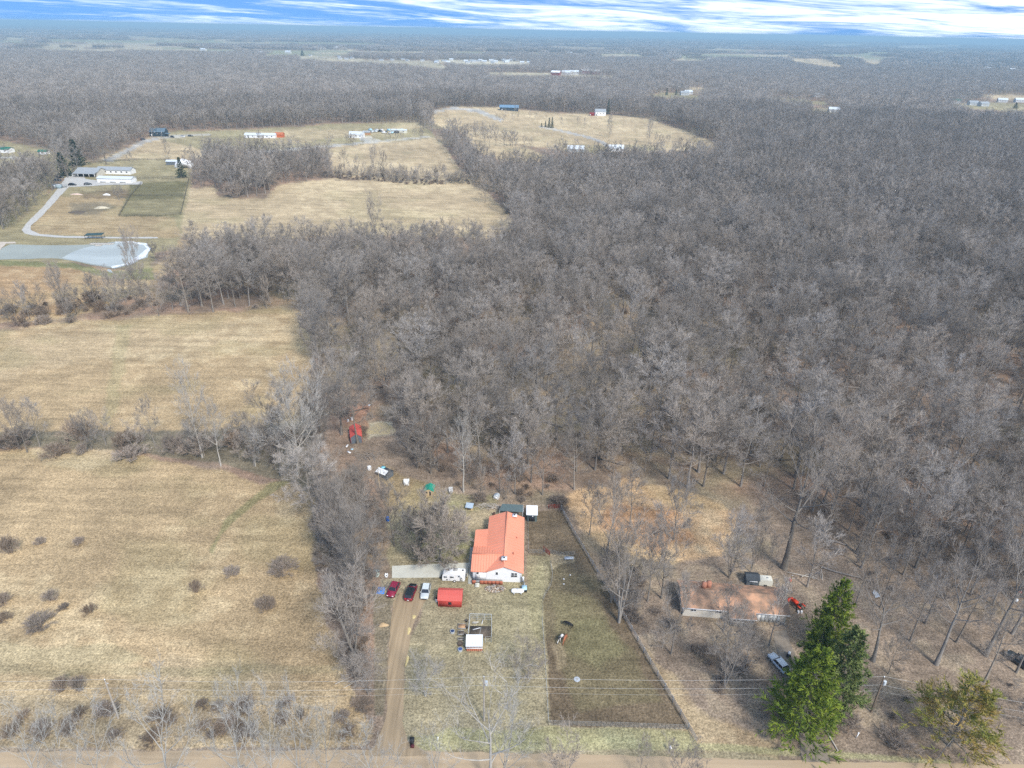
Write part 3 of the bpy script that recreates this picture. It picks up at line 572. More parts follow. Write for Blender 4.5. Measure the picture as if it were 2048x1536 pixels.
for a in [
 ('multi0',709,1315,1190,'wide leafless tree with several pale trunks halfway down the driveway',1.15),
 ('multi1',723,1222,1095,'leafless multi-stemmed tree left of the blue tarp',1.1),
 ('multi0',706,1170,1045,'tall twiggy tree in the row left of the concrete slab',1.0),
 ('open1',690,1130,1010,'dense grey tree in the left tree row, level with the orange roof',1.05),
 ('open2',684,1075,965,'grey tree near the top of the driveway tree row',1.05),
 ('multi1',716,1045,962,'topmost bare tree of the row beside the near left field',1.1),
 ('open0',660,1110,1040,'low grey tree on the field side of the driveway row',1.1),
 ('small0',735,1385,1325,'thin grey tree at the lower end of the driveway row',1.1),
 ('small1',690,1360,1300,'slender leafless tree on the field edge below the multi-trunk tree',1.1),
 ('open0',789,1092,1000,'dark-trunked bare tree beside the blue drum above the slab',1.0),
 ('round0',842,1120,1052,'left one of the low round grey trees behind the concrete slab',0.95),
 ('round1',880,1128,1044,'middle one of the low round grey trees behind the concrete slab',1.0),
 ('round0',908,1108,1050,'right one of the low round grey trees next to the house',0.9),
 ('pale1',851,1393,1338,'small pale-branched tree on the lawn right of the driveway',1.15),
 ('small0',1056,1356,1303,'small bare tree on the lawn beside the pasture fence',1.35),
 ('pale2',978,1580,1395,'white-limbed tree rising from the road verge under the middle utility pole',0.95),
 ('airy1',1004,1575,1420,'second white-barked tree at the road with a drooping limb to the right',0.8),
 ('airy0',92,1600,1472,'grey tree at the bottom left corner of the picture',0.9),
 ('airy1',198,1605,1442,'wide grey branchy tree in front of the left utility pole',1.0),
 ('airy0',352,1600,1432,'round grey roadside tree between the left pole and the driveway',1.0),
 ('airy0',492,1590,1427,'narrow grey roadside tree, first of a close trio',.8),
 ('airy1',545,1590,1432,'narrow grey roadside tree, second of a close trio',.8),
 ('airy1',600,1585,1436,'grey roadside tree, third of the trio near the driveway mouth',0.8),
 ('airy0',662,1590,1462,'slim grey tree over the road just left of the driveway mouth',.8),
 ('airy1',770,1610,1480,'thin bare sapling in the middle of the driveway mouth foreground',1.1),
 ('airy0',875,1595,1495,'low bare tree over the road right of the rubbish bin',1.0),
 ('small1',1277,1560,1486,'forked bluish sapling on the road side below the pasture',0.5),
 ('small0',1125,1600,1512,'low brown twiggy tree at the bottom edge of the road',1.0),
 ('small0',1350,1605,1520,'low brown twiggy tree at the bottom edge right of the forked sapling',0.9),
 ('pale0',442,932,822,'white-barked birch standing at the edge of the near left field',0.9),
 ('pale0',405,915,757,'tall faint pale poplar in the hedge behind the birch',0.75),
 ('pale3',596,950,815,'large whitish spreading tree at the field corner by the wood',1.0),
 ('multi1',640,905,800,'pale grey many-branched tree right of the large whitish tree',0.9),
 ('pale1',511,933,868,'small leaning pale tree right of the birch',0.75),
 ('small1',311,895,815,'slender grey tree among the hedge bushes between the left fields',1.0),
 ('small1',55,905,822,'thin grey tree at the left end of the hedge',1.0),
 ('small1',40,897,812,'spindly tree at the far left end of the hedge, behind the thin one',0.9),
 ('small1',80,893,815,'small upright tree left of the big round hedge bush',1.1),
 ('small0',395,912,862,'low many-stemmed tree between bushes, left of the birch',1.0),
 ('pale0',927,984,858,'bright whitish tree with a long clean trunk behind the orange-roofed house',0.9),
 ('small0',835,935,862,'mossy green-grey tree with a pale trunk above the green-roofed coop',1.3),
 ('small0',862,948,880,'mossy green-grey tree right beside the pale-trunked one',1.2),
 ('small1',1030,988,885,'thin grey tree behind the house at the creek',1.1),
 ('small1',1085,990,885,'thin grey tree behind the small white-roofed stable',1.1),
 ('forest1',1000,985,895,'brushy grey tree directly behind the brush pile',0.9),
 ('open2',1062,965,870,'grey tree by the dark creek cut behind the white-roofed stable',0.9),
 ('forest0',745,838,770,'pole-thin tree behind the hay pile by the small red barn',0.6),
 ('oak0',1568,1137,925,'huge oak with low spreading limbs behind the right-hand house',1.0),
 ('oak1',1587,978,860,'oak with a V-shaped fork at the woodland edge',0.8),
 ('forest4',1528,973,880,'tall thin oak at the woodland edge left of the V-forked oak',1.0),
 ('small1',1614,1174,1065,'open thin-limbed tree left of the upper pine',1.25),
 ('oak1',1714,1107,950,'tall oak standing behind the pines at the glade edge',0.9),
 ('forest2',1722,1136,985,'leaning oak right next to the tall glade-edge oak',0.9),
 ('forest1',1697,1062,955,'grey tree in the brown glade behind the huge oak',0.8),
 ('forest3',1780,1138,1020,'slanting dark-trunked tree right of the glade',0.8),
 ('forest5',1806,1150,1015,'second slanting dark-trunked tree right of the glade',0.8),
 ('open1',1885,1086,990,'short fan-crowned tree among the leaning trunks at right',0.8),
 ('oak1',1952,1086,960,'crooked low-forking oak near the right edge',0.9),
 ('forest0',1834,976,870,'trunk with a broad crown deep in the right-hand wood',1.0),
 ('multi1',1501,1144,1045,'narrow brushy tree behind the dark-roofed shed',0.5),
 ('small1',1532,1158,1085,'slim tree behind the pale box trailer',0.7),
 ('oak1',1746,1322,1195,'stout low-branching oak on the leafy slope right of the pines',1.1),
 ('forest4',1711,1210,1100,'grey tree just right of the upper pine',0.9),
 ('forest1',1820,1282,1160,'left one of the five trunks leaning right in the yard wood',0.9),
 ('forest3',1850,1247,1120,'bushy tree behind the leaning trunks of the yard wood',1.0),
 ('oak1',1872,1329,1160,'thick grey leaning trunk with a mossy foot in the yard wood',0.8),
 ('forest2',1912,1285,1150,'dark leaning trunk between two thick ones in the yard wood',0.9),
 ('oak1',1971,1310,1130,'thickest leaning trunk left of the dark parked van',0.8),
 ('forest5',1968,1364,1225,'pale-footed leaning trunk above the yellowing pine',0.9),
 ('forest0',2032,1345,1205,'tree standing next to the dark van at the right edge',0.9),
 ('forest3',2024,1268,1100,'tree at the right edge behind the dark van',1.0),
 ('forest1',1985,1210,1080,'tree in the wood left of the small red post',1.0),
 ('forest5',1940,1190,1060,'tree in the wood behind the leaning trunks, near the right edge',1.0),
 ('forest0',1760,1215,1100,'tree on the slope between the upper pine and the leaning trunks',0.8),
 ('small1',1179,1070,985,'thin tree in the tan clearing nearest the paddock fence',1.1),
 ('small1',1213,1122,985,'shaggy dark-trunked tree in the tan clearing by the paddock fence',1.0),
 ('small1',1260,1048,955,'pale-tipped tree at the back of the tan clearing',1.3),
 ('small0',1347,1079,992,'small tree on the rust-coloured patch of the clearing',1.0),
 ('forest2',1295,1203,1065,'tall grey tree left of the right-hand house',0.8),
 ('open0',1323,1197,1075,'forked grey tree close to the left gable of the right-hand house',0.8),
 ('multi0',1238,1245,1085,'dense grey multi-stemmed tree overhanging the pasture fence',0.85),
 ('multi1',1222,1205,1110,'lower brushy tree hugging the pasture fence',0.8),
 ('multi1',1458,1156,1062,'bushy many-stemmed tree behind the right-hand house ridge',0.95),
 ('small1',1342,1308,1180,'pale-footed tree in front of the left end of the right-hand house',0.85),
 ('small1',1447,1262,1185,'fine-twigged tree covering the middle of the brown-roofed house',1.3),
 ('small1',1537,1292,1185,'fine-twigged tree in front of the garage of the right-hand house',0.85),
 ('multi1',1449,1375,1265,'lowest grey thicket tree of the front yard right of the pasture',0.9),
 ('small0',1490,1335,1275,'small brown tree left of the silver sedan',1.1),
 ('open1',263,550,487,'left one of the two bare trees on the near shore of the pond',0.55),
 ('open2',281,587,490,'right one of the two bare trees on the near shore of the pond',0.5),
 ('open0',970,406,366,'lone round tree in the big hay field beside the wood',1.0),
 ('open1',213,330,268,'big pale-crowned tree behind the farmhouse with the grey roof',1.0),
 ('small1',263,335,307,'small tree in the green paddock behind the farmhouse',1.0),
 ('open2',337,317,284,'bare tree in the straw field behind the horse paddock',0.6),
 ('small1',385,316,292,'thin tree right of the bare tree in the straw field',0.8),
 ('small0',238,400,378,'bush-like tree on the bare patch left of the dark paddock',1.5),
 ('open0',655,354,302,'first tree at the left end of the field hedge',0.9),
 ('small1',691,349,308,'second tree of the field hedge, upright and dense',1.1),
 ('small1',716,351,318,'third tree of the field hedge',0.8),
 ('open2',749,352,306,'tallest tree in the middle of the field hedge',0.6),
 ('open0',768,356,313,'tree just right of the tallest one in the field hedge',0.6),
 ('small1',802,366,335,'tree in the sagging part of the field hedge',0.9),
 ('small1',855,367,343,'low tree in the right half of the field hedge',0.9),
 ('small1',891,369,337,'pair-topped tree near the right end of the field hedge',1.0),
 ('small1',912,369,346,'last tree at the right end of the field hedge',0.8),
 ('multi0',128,618,548,'loose group of grey stems in the hedge below the pond',0.7),
 ('small1',195,620,560,'small tree in the hedge right below the pond outlet',0.9),
 ('open2',235,628,560,'brown-footed tree in the hedge left of the big wood',0.8),
 ('small1',60,640,590,'thin tree at the left end of the hedge below the pond',0.8),
 ('open0',754,490,418,'tall tree standing above the wood line under the big hay field',0.7),
 ('small1',1122,254,237,'first tiny tree on the far knoll',0.8),
 ('small1',1155,254,237,'tiny tree pair member in the middle of the far knoll',0.8),
 ('small1',1169,256,238,'tiny tree right of the pair on the far knoll',0.8),
 ('open0',1218,275,240,'bare tree beside the curved lane on the far knoll',0.5),
 ('open2',1297,287,247,'oval bare tree on the right side of the far knoll',0.55),
 ]:
    T(*a)
for a in [
 ('pine0',1648,1300,1160,'uppermost dense green pine beside the red tractor',.85),
 ('pine1',1614,1372,1237,'middle left green pine above the biggest one',.8),
 ('pine0',1593,1468,1300,'biggest green pine in front, right of the pasture',1.1),
 ('pine1',1664,1420,1258,'yellow-green pine behind the biggest one, on the driveway side',.9),
 ('gold',1898,1492,1368,'yellow and orange tinged pine by the road at lower right',1.1)]:
    T(*a, name='pine_tree')
for a in [
 ('spruce',130,351,304,'dark spruce left of the farmhouse, the nearer one',1.7),
 ('spruce',156,331,279,'dark spruce behind the farmhouse, the taller one',1.6),
 ('spruce',364,355,314,'narrow spruce in front of the white tarped shelter',1.2),
 ('spruce',1083,254,245,'smallest spruce of the knoll group',1.1),
 ('spruce',1091,254,241,'second spruce of the knoll group',0.9),
 ('spruce',1098,255,235,'tall spruce of the knoll group',0.9),
 ('spruce',1104,256,234,'tallest rightmost spruce of the knoll group',0.8),
 ('spruce',1216,228,198,'single tall dark spruce beside the white house on the knoll',0.7),
 ('spruce',605,112,101,'dark evergreen clump tree in the far tan field',2.2),
 ('spruce',508,116,104,'dark evergreen at the far farmstead left of the tan field',1.0),
 ('spruce',566,121,112,'dark evergreen at the near edge of the far tan field',1.8),
 ('spruce',582,121,113,'low dark evergreen at the near edge of the far tan field',2.0),
 ('spruce',1333,190,176,'left dark evergreen beside the far white farmhouse',1.1),
 ('spruce',1352,190,178,'right dark evergreen beside the far white farmhouse',1.1),
 ('spruce',1748,200,187,'dark evergreen alone in the right-hand far wood',1.2),
 ('spruce',1730,226,210,'dark evergreen in the right-hand wood near the long white house',1.0),
 ('spruce',2030,217,205,'dark evergreen group tree at the far right edge',2.2),
 ('spruce',2000,128,120,'tiny dark evergreen far off at right',1.6),
 ]:
    T(*a, name='spruce_tree')
SHB = [
 (22,1105,3.4,4,'big dark bush at the left edge of the near field'),(80,1088,1.5,1.6,'small bush right of the big dark one at the left edge'),
 (158,1088,1.6,1.6,'small bush in the upper part of the near left field'),(566,1142,3.2,3.2,'largest round bush in the near left field'),
 (464,1150,1.9,2.2,'bush with a double top left of the largest round one'),(392,1184,2.1,2.6,'pale airy bush in the middle of the near left field'),
 (532,1218,2.2,3,'dark round bush with a trail beside it'),(103,1200,1.9,2.2,'round grey bush in the left third of the near field'),
 (180,1226,2.0,2,'low grey bush right of the round grey one'),(78,1252,3.0,2.4,'long low dark bush in the near left field'),
 (8,1205,1.8,2,'bush cut by the left picture edge'),(128,1218,1.2,1.2,'tiny bush between the two grey ones'),(126,1380,1.7,3,'left one of two small dark bushes by the left pole'),
 (160,1381,1.7,3,'right one of two small dark bushes by the left pole'),(8,1240,1.6,1.6,'low tuft bush at the left edge below the others'),
 (25,893,6,5,'wide bush at the left end of the hedge'),(165,880,6.0,6.2,'big round bush in the hedge between the left fields'),(112,912,4.4,3.4,'low brown bush in front of the big round one'),
 (252,898,4.6,5,'brown bush in the middle of the hedge'),(264,914,4.6,3.0,'flat brown bush in front of the middle of the hedge'),(350,905,5.2,4.6,'reddish brown bush left of the tall faint poplar'),
 (395,905,4.6,5,'upright bush behind the birch'),(470,893,4.6,4.6,'dark bush right of the birch'),(540,892,4.6,4.4,'dark bush left of the large whitish tree'),(575,880,4,4,'small bush behind the large whitish tree'),
 (1345,1255,2.2,1.6,'evergreen-like bush under the left windows of the brown-roofed house'),(1500,1258,1.8,1.4,'dark bush under the right windows of the brown-roofed house'),
 (185,610,6,6,'dark brown bush in the hedge below the pond'),(470,395,10,9,'rounded thicket on the corner of the big hay field'),(1700,1452,2.4,2.2,'tuft of tall tan ornamental grass by the right driveway'),
 (1790,1490,4,2.4,'low grey thicket at the road right of the grass tuft'),(1120,1010,3,2.4,'reddish brush at the top of the paddock'),(960,1002,2.6,2,'reddish brown brush above the small blue-roofed hutch')]
M_fl = None
for u_, v_, r_, h_, lb in SHB: put_shrub(u_, v_, r_, h_, lb)
random.seed(5)
for i in range(36):
    u_ = random.uniform(-60, 745); v_ = 1448+random.uniform(-38, 34) - (12 if u_ > 450 else 0)
    put_shrub(u_, v_, random.uniform(1.2, 2.2), random.uniform(0.9, 1.7), 'reddish brown leafless roadside shrub in the brush band along the road', 'brush band along the left roadside')

FARPTS = []
def far_tree(u_, v_, dv, w_=1.0):
    p = P(u_, v_); h_ = hpx(u_, v_, v_-dv)/21; FARPTS.append((p.x, p.y, p.z, random.uniform(0, 6), h_*w_*1.2, h_, random.randrange(6, 11)))
random.seed(13)
for i in range(34): f_ = i/33; far_tree(905+f_*150+random.uniform(-18, 18), 262+f_*44+random.uniform(-10, 10), random.uniform(18, 30))
for i in range(40): u_ = random.uniform(415, 850); far_tree(u_, 306-(u_-415)*0.065+random.uniform(-6, 6), random.uniform(12, 26))
for i in range(18): far_tree(random.uniform(1300, 1440), 298+random.uniform(-6, 8), random.uniform(14, 24))
for i in range(12): far_tree(random.uniform(990, 1080), 232+random.uniform(-3, 14), random.uniform(8, 18))

# --- the woodland
OPEN = [z[0] for z in Z if z[4]]
CLEAR = [[(640,930),(760,900),(900,940),(1050,970),(1150,990),(1240,960),(1400,985),(1500,1000),(1600,1020),(1660,1085),(1710,1160),(1900,1215),(2100,1240),(2500,1250),(2900,1800),(-600,1800),(-600,1495),(640,1490)]]
OPEN = [q_ for q_ in OPEN if max(p[1] for p in q_)-min(p[1] for p in q_) > 0]
def wooded(x, y, z, top=13, hs_=None):
    u, v, f = proj(x, y, z); r = (f > 20) & (v > 60)
    u2, v2, _ = proj(x, y, z+top); u3, v3, _ = proj(x, y, z+top*0.5)
    for q_ in OPEN: r &= ~(inpoly(u, v, q_) | inpoly(u2, v2, q_) | inpoly(u3, v3, q_))
    for q_ in CLEAR: r &= ~inpoly(u, v, q_)
    return r, u, v
def ring(r0, r1, sp, amax, jit=0.85):
    n_ = int(r1/sp)+1; gx, gy = np.meshgrid(np.arange(-n_, n_+1)*sp, np.arange(0, n_+1)*sp)
    gx = gx.ravel()+RS.uniform(-.5, .5, gx.size)*sp*jit; gy = gy.ravel()+RS.uniform(-.5, .5, gy.size)*sp*jit
    r_ = np.hypot(gx, gy); k = (r_ >= r0) & (r_ < r1) & (np.abs(np.degrees(np.arctan2(gx, gy))) < amax)
    return gx[k], gy[k]
pts = []
x, y = ring(100, 1100, 7.0, 48); z = height(x, y); w_, u, v = wooded(x, y, z)
thin = 1-0.36*ss(v, 560, 720)*(u > 640)+0.25*ss(v, 850, 900)
dens = fbm(x/45, y/45, 77, 2)
w_ &= (RS.uniform(size=len(x)) < thin*np.clip(0.45+0.3*ss(v, 620, 700)+1.35*dens, 0, 1))
x, y, z, u, v = x[w_], y[w_], z[w_], u[w_], v[w_]
TA = np.array([(a, b) for a, b, c in TREES]) if TREES else np.zeros((0, 2))
if len(TA):
    dmin = np.full(len(x), 1e9)
    for a_, b_ in TA: dmin = np.minimum(dmin, np.hypot(x-a_, y-b_))
    k = dmin > np.where(np.hypot(x, y) > 450, 11, 4)
    x, y, z, u, v = x[k], y[k], z[k], u[k], v[k]
r_ = np.hypot(x, y); hs = 0.80*RS.uniform(0.66, 1.16, len(x))*(0.84+0.34*fbm(x/70, y/70, 99, 2)); ws = RS.uniform(1.0, 1.55, len(x))
lowz = (u < 340) & (v > 540) & (v < 700); hs = np.where(lowz, hs*.5, hs); infr = (u > 10) & (u < 2040) & (v < 1500)
order = np.argsort(np.where(infr, r_, 1e9))[:NEAR_N]; near = np.zeros(len(x), bool); near[order] = True
for i in np.nonzero(near)[0]:
    o = put_tree('forest%d' % RS.randint(6), 0, 0, 22*hs[i], 'grey leafless woodland tree standing among many alike behind the houses', ws[i], 'leafless trees of the near woodland edge', xyz=Vector((x[i], y[i], z[i])))
rest = ~near; lodn = np.where(r_ < 400, 0, 1)
pk = np.where(lodn == 0, RS.randint(0, 6, len(x)), 6+RS.randint(0, 5, len(x)))
for i in np.nonzero(rest)[0]: pts.append((x[i], y[i], z[i], RS.uniform(0, 6.28), hs[i]*ws[i], hs[i], pk[i]))
pts += FARPTS
x, y = ring(1100, 3000, 11.5, 47); z = height(x, y); w_, u, v = wooded(x, y, z); x, y, z = x[w_], y[w_], z[w_]
for i in range(len(x)):
    s_ = RS.uniform(0.8, 1.2); pts.append((x[i], y[i], z[i], RS.uniform(0, 6.28), s_*1.25, s_*.85, 11+RS.randint(0, 4)))
x, y = ring(3000, 12500, 62, 45, 0.5); z = height(x, y); w_, u, v = wooded(x, y, z); w_ &= FIELDN(x, y) < 0.4; x, y, z = x[w_], y[w_], z[w_]
for i in range(len(x)): pts.append((x[i], y[i], z[i]-1, RS.randint(0, 4)*PI/2, 1, RS.uniform(0.65, .95), 15+RS.randint(0, 3)))
UG = []
def grow(x, y, z, keep, smin, smax, shr=0.5):
    for i in np.nonzero(keep)[0]:
        s_ = RS.uniform(smin, smax); s_ *= 1.0; kk = RS.randint(0, 4) if RS.uniform() < shr else 4+RS.randint(0, 2)
        if kk > 3: s_ *= 0.75
        UG.append((x[i], y[i], z[i], RS.uniform(0, 6.28), s_*RS.uniform(.9, 1.3), s_*RS.uniform(.8, 1.4), kk))
x, y = ring(90, 620, 6.0, 47); z = height(x, y); w_, u, v = wooded(x, y, z, 3)
grow(x, y, z, w_ & (RS.uniform(size=len(x)) < 0.05+0.55*fbm(x/30, y/30, 123, 2)), 0.5, 1.5, 0.15)
BR = [([(640,960),(690,950),(745,1020),(770,1060),(735,1120),(752,1180),(745,1300),(742,1420),(715,1400),(690,1340),(655,1200),(628,1120),(632,1030)], 2.2, 0.55, 0.45, 1.0),
      ([(800,875),(840,870),(900,930),(880,950),(800,920)], 3.6, 0.35, 0.4, 0.7),
      ([(900,960),(1060,960),(1150,960),(1160,985),(1080,1005),(1000,1000),(930,985)], 3.0, 0.5, 0.4, 0.9),
      ([(1340,1290),(1540,1310),(1540,1340),(1490,1390),(1420,1390),(1340,1320)], 3.2, 0.5, 0.4, 0.8),
      ([(1200,1130),(1270,1120),(1330,1200),(1330,1300),(1260,1260)], 3.0, 0.6, 0.4, 0.9),
      ([(1730,1340),(2060,1370),(2060,1500),(1960,1480),(1760,1500)], 3.6, 0.45, 0.3, 0.8),
      ([(1640,1030),(2060,1110),(2060,1180),(1900,1150),(1700,1080)], 4.0, 0.45, 0.4, 0.9),
      ([(640,345),(760,352),(945,362),(940,370),(830,370),(740,362),(640,356)], 3.2, 0.9, 0.5, 1.0),
      ([(0,620),(120,610),(300,590),(330,620),(230,640),(130,650),(0,660)], 4.0, 0.6, 0.7, 1.5),
      ([(0,885),(150,880),(400,880),(640,870),(640,960),(560,950),(420,915),(60,905),(0,912)], 3.4, 0.4, 0.5, 1.1)]
for pl, sp_, pr, s0, s1 in BR:
    c_ = [P(*q_) for q_ in pl]; xa, xb = min(q_.x for q_ in c_), max(q_.x for q_ in c_); ya, yb = min(q_.y for q_ in c_), max(q_.y for q_ in c_)
    gx, gy = np.meshgrid(np.arange(xa, xb, sp_), np.arange(ya, yb, sp_)); gx = gx.ravel()+RS.uniform(-.5, .5, gx.size)*sp_; gy = gy.ravel()+RS.uniform(-.5, .5, gy.size)*sp_
    z = height(gx, gy); u, v, f = proj(gx, gy, z); grow(gx, gy, z, inpoly(u, v, pl) & (RS.uniform(size=len(gx)) < pr), s0, s1, 1.0 if pl[0][0] == 1340 else 0.5)
def hidden(me): return bpy.data.objects.new(me.name, me)
SRC = []
for i in range(6):
    T, K = bare_tree(100+i, 22, [4.6, 5.2, 4.0, 5.6, 4.4, 5.0][i], [0.32, 0.26, 0.38, 0.28, 0.42, 0.24][i], 13, 9, 7, 11, 0.033, 24, 60)
    SRC.append((T, K))
for i in range(5): SRC.append(bare_tree(200+i, 21, [4.8, 5.4, 4.4, 5.8, 5.0][i], [.3, .26, .38, .28, .24][i], 11, 6, 1, 32, 0.062, 24, 60, lod=1))
for i in range(4):
    K = MB(); T = MB(); blob_tree(300+i, 20, 5.4, 130, 0.32, 2.6, K, T=T); SRC.append((T, K))
for i in range(3):
    K = MB(); T = MB(); rs = np.random.RandomState(400+i)
    for a in range(6):
        for b2 in range(6):
            if rs.uniform() < 0.1: continue
            blob_tree(rs.randint(1 << 30), rs.uniform(15, 22), 6.2, 16, 2.2, 5.5, K, (a*10-27+rs.uniform(-4, 4), b2*10-27+rs.uniform(-4, 4)), T)
    SRC.append((T, K))
def both(T, K):
    V = np.concatenate(T.V+K.V); n0 = T.n; fs = []; mi = []
    for F, m_, o_ in ((T.F3, 0, 0), (K.F3, 1, n0)):
        if F: f = np.concatenate(F)+o_; fs.append(f); mi.append(np.full(len(f), m_))
    for F, m_, o_ in ((T.F4, 0, 0), (K.F4, 1, n0)):
        if F: f = np.concatenate(F)+o_; fs.append(f); mi.append(np.full(len(f), m_))
    me = npmesh('tree', V, fs, None); me.materials.append(M_bark); me.materials.append(M_twig)
    me.polygons.foreach_set('material_index', np.concatenate(mi).astype(np.int32)); return me
def scatter(name, pts, objs, label):
    a = np.array(pts, float); me = bpy.data.meshes.new(name); me.vertices.add(len(a)); me.vertices.foreach_set('co', a[:, :3].astype(np.float32).ravel())
    def at(nm, ty, dat, f='value'): q_ = me.attributes.new(nm, ty, 'POINT'); q_.data.foreach_set(f, dat)
    at('turn', 'FLOAT', a[:, 3].astype(np.float32)); at('size', 'FLOAT_VECTOR', a[:, [4, 4, 5]].astype(np.float32).ravel(), 'vector'); at('kind_id', 'INT', a[:, 6].astype(np.int32))
    o = link(name, me); g_ = bpy.data.node_groups.new(name, 'GeometryNodeTree')
    g_.interface.new_socket('Geometry', in_out='INPUT', socket_type='NodeSocketGeometry'); g_.interface.new_socket('Geometry', in_out='OUTPUT', socket_type='NodeSocketGeometry')
    n = g_.nodes; l = g_.links; gi = n.new('NodeGroupInput'); go = n.new('NodeGroupOutput'); jn = n.new('GeometryNodeJoinGeometry')
    def na(nm, ty): q_ = n.new('GeometryNodeInputNamedAttribute'); q_.data_type = ty; q_.inputs['Name'].default_value = nm; return [s for s in q_.outputs if s.enabled][0]
    tu, si, kd = na('turn', 'FLOAT'), na('size', 'FLOAT_VECTOR'), na('kind_id', 'INT')
    cx = n.new('ShaderNodeCombineXYZ'); l.new(tu, cx.inputs[2])
    for k2, ob in enumerate(objs):
        oi = n.new('GeometryNodeObjectInfo'); oi.inputs['Object'].default_value = ob; oi.inputs['As Instance'].default_value = True
        cp = n.new('FunctionNodeCompare'); cp.data_type = 'INT'; cp.operation = 'EQUAL'; l.new(kd, cp.inputs[2]); cp.inputs[3].default_value = k2
        ip = n.new('GeometryNodeInstanceOnPoints'); l.new(gi.outputs[0], ip.inputs['Points']); l.new(cp.outputs[0], ip.inputs['Selection'])
        l.new(oi.outputs['Geometry'], ip.inputs['Instance']); l.new(cx.outputs[0], ip.inputs['Rotation']); l.new(si, ip.inputs['Scale'])
        l.new(ip.outputs[0], jn.inputs[0])
    l.new(jn.outputs[0], go.inputs[0])
    md = o.modifiers.new('trees', 'NODES'); md.node_group = g_
    return tag(o, label, None, None, 'stuff')
scatter('woodland', pts, [hidden(both(T, K)) for T, K in SRC], 'grey leafless woodland reaching to the horizon')
UGS = [bare_tree(161, 9, 3.4, 0.12, 12, 9, 6, 6, 0.032, 25, 66, r0=0.13), bare_tree(163, 8, 2.8, 0.1, 12, 8, 6, 6, 0.034, 25, 66, r0=0.11, stems=2)]
scatter('undergrowth', UG, [hidden(m_) for m_ in SH]+[hidden(both(T, K)) for T, K in UGS], 'brown leafless brush under and along the trees')
print('instances', len(UG), len(pts), 'placed', len(TREES))
# ------------------------------------------------ building blocks for made things
def part(name, mb, m, parent, smooth=False, label=None, kind=None):
    me = mb.mesh(name, m, smooth) if isinstance(mb, MB) else mb
    o = link(name, me, parent)
    if label: o['label'] = label
    if kind: o['kind'] = kind
    return o
def bx(name, parent, m, x0, x1, y0, y1, z0, z1, label=None, rot=None):
    mb = MB(); cx, cy, cz = (x0+x1)/2, (y0+y1)/2, (z0+z1)/2
    mb.box(x0-cx, x1-cx, y0-cy, y1-cy, z0-cz, z1-cz)
    o = part(name, mb, m, parent, label=label); o.location = (cx, cy, cz)
    if rot: o.rotation_euler = rot
    return o
def slab(mb, pts, th):
    """plate of thickness th hanging under the planar polygon pts (counter-clockwise from above)"""
    n = len(pts); V = [Vector(p) for p in pts]+[Vector(p)-Vector((0, 0, th)) for p in pts]
    tri = [(0, i, i+1) for i in range(1, n-1)]
    mb.add([tuple(v) for v in V], tri+[(a+n, c+n, b+n) for a, b, c in tri])
    mb.add([tuple(v) for v in V], [(i+n, (i+1) % n+n, (i+1) % n, i) for i in range(n)])
def gable_walls(mb, x0, x1, y0, y1, z1, zr, axis='y', z0=0):
    if axis == 'y':
        xm = (x0+x1)/2
        V = [(x0,y0,z0),(x1,y0,z0),(x1,y0,z1),(xm,y0,zr),(x0,y0,z1),(x0,y1,z0),(x1,y1,z0),(x1,y1,z1),(xm,y1,zr),(x0,y1,z1)]
    else:
        ym = (y0+y1)/2
        V = [(x1,y0,z0),(x1,y1,z0),(x1,y1,z1),(x1,ym,zr),(x1,y0,z1),(x0,y0,z0),(x0,y1,z0),(x0,y1,z1),(x0,ym,zr),(x0,y0,z1)]
    mb.add(V, [(0,1,2),(0,2,4),(4,2,3),(6,5,9),(6,9,7),(7,9,8)])
    mb.add(V, [(1,6,7,2),(5,0,4,9)])
def roof2(name, parent, m, x0, x1, y0, y1, ze, zr, axis='y', th=0.14, ov=0.35, ribs=0, label=None):
    """two roof planes (each a part) with an overhang; ribs: spacing of standing seams"""
    out = []
    if axis == 'y':
        xm = (x0+x1)/2; s = (zr-ze)/(xm-x0); a, b, c, d = x0-ov, x1+ov, y0-ov, y1+ov; zl = ze-s*ov
        pl = [[(a,c,zl),(xm,c,zr),(xm,d,zr),(a,d,zl)], [(xm,c,zr),(b,c,zl),(b,d,zl),(xm,d,zr)]]
    else:
        ym = (y0+y1)/2; s = (zr-ze)/(ym-y0); a, b, c, d = x0-ov, x1+ov, y0-ov, y1+ov; zl = ze-s*ov
        pl = [[(a,c,zl),(b,c,zl),(b,ym,zr),(a,ym,zr)], [(a,ym,zr),(b,ym,zr),(b,d,zl),(a,d,zl)]]
    for p in pl:
        p = [(q_[0], q_[1], q_[2]+th) for q_ in p]
        mb = MB(); slab(mb, p, th); out.append(part(name, mb, m, parent, label=label))
        if ribs:
            rb = MB(); p = [Vector(q_) for q_ in p]
            # seams run down the slope
            if axis == 'y': e0, e1, f0, f1 = p[0], p[3], p[1], p[2]
            else: e0, e1, f0, f1 = p[0], p[1], p[3], p[2]
            n_ = int((e1-e0).length/ribs)
            for i in range(1, n_):
                A_ = e0.lerp(e1, i/n_)+Vector((0, 0, .03)); B_ = f0.lerp(f1, i/n_)+Vector((0, 0, .03)); rb.tube([A_, B_], [0.035, 0.035], 4)
            if n_ > 1: part('roof_seams', rb, m, parent, kind='stuff')
    return out
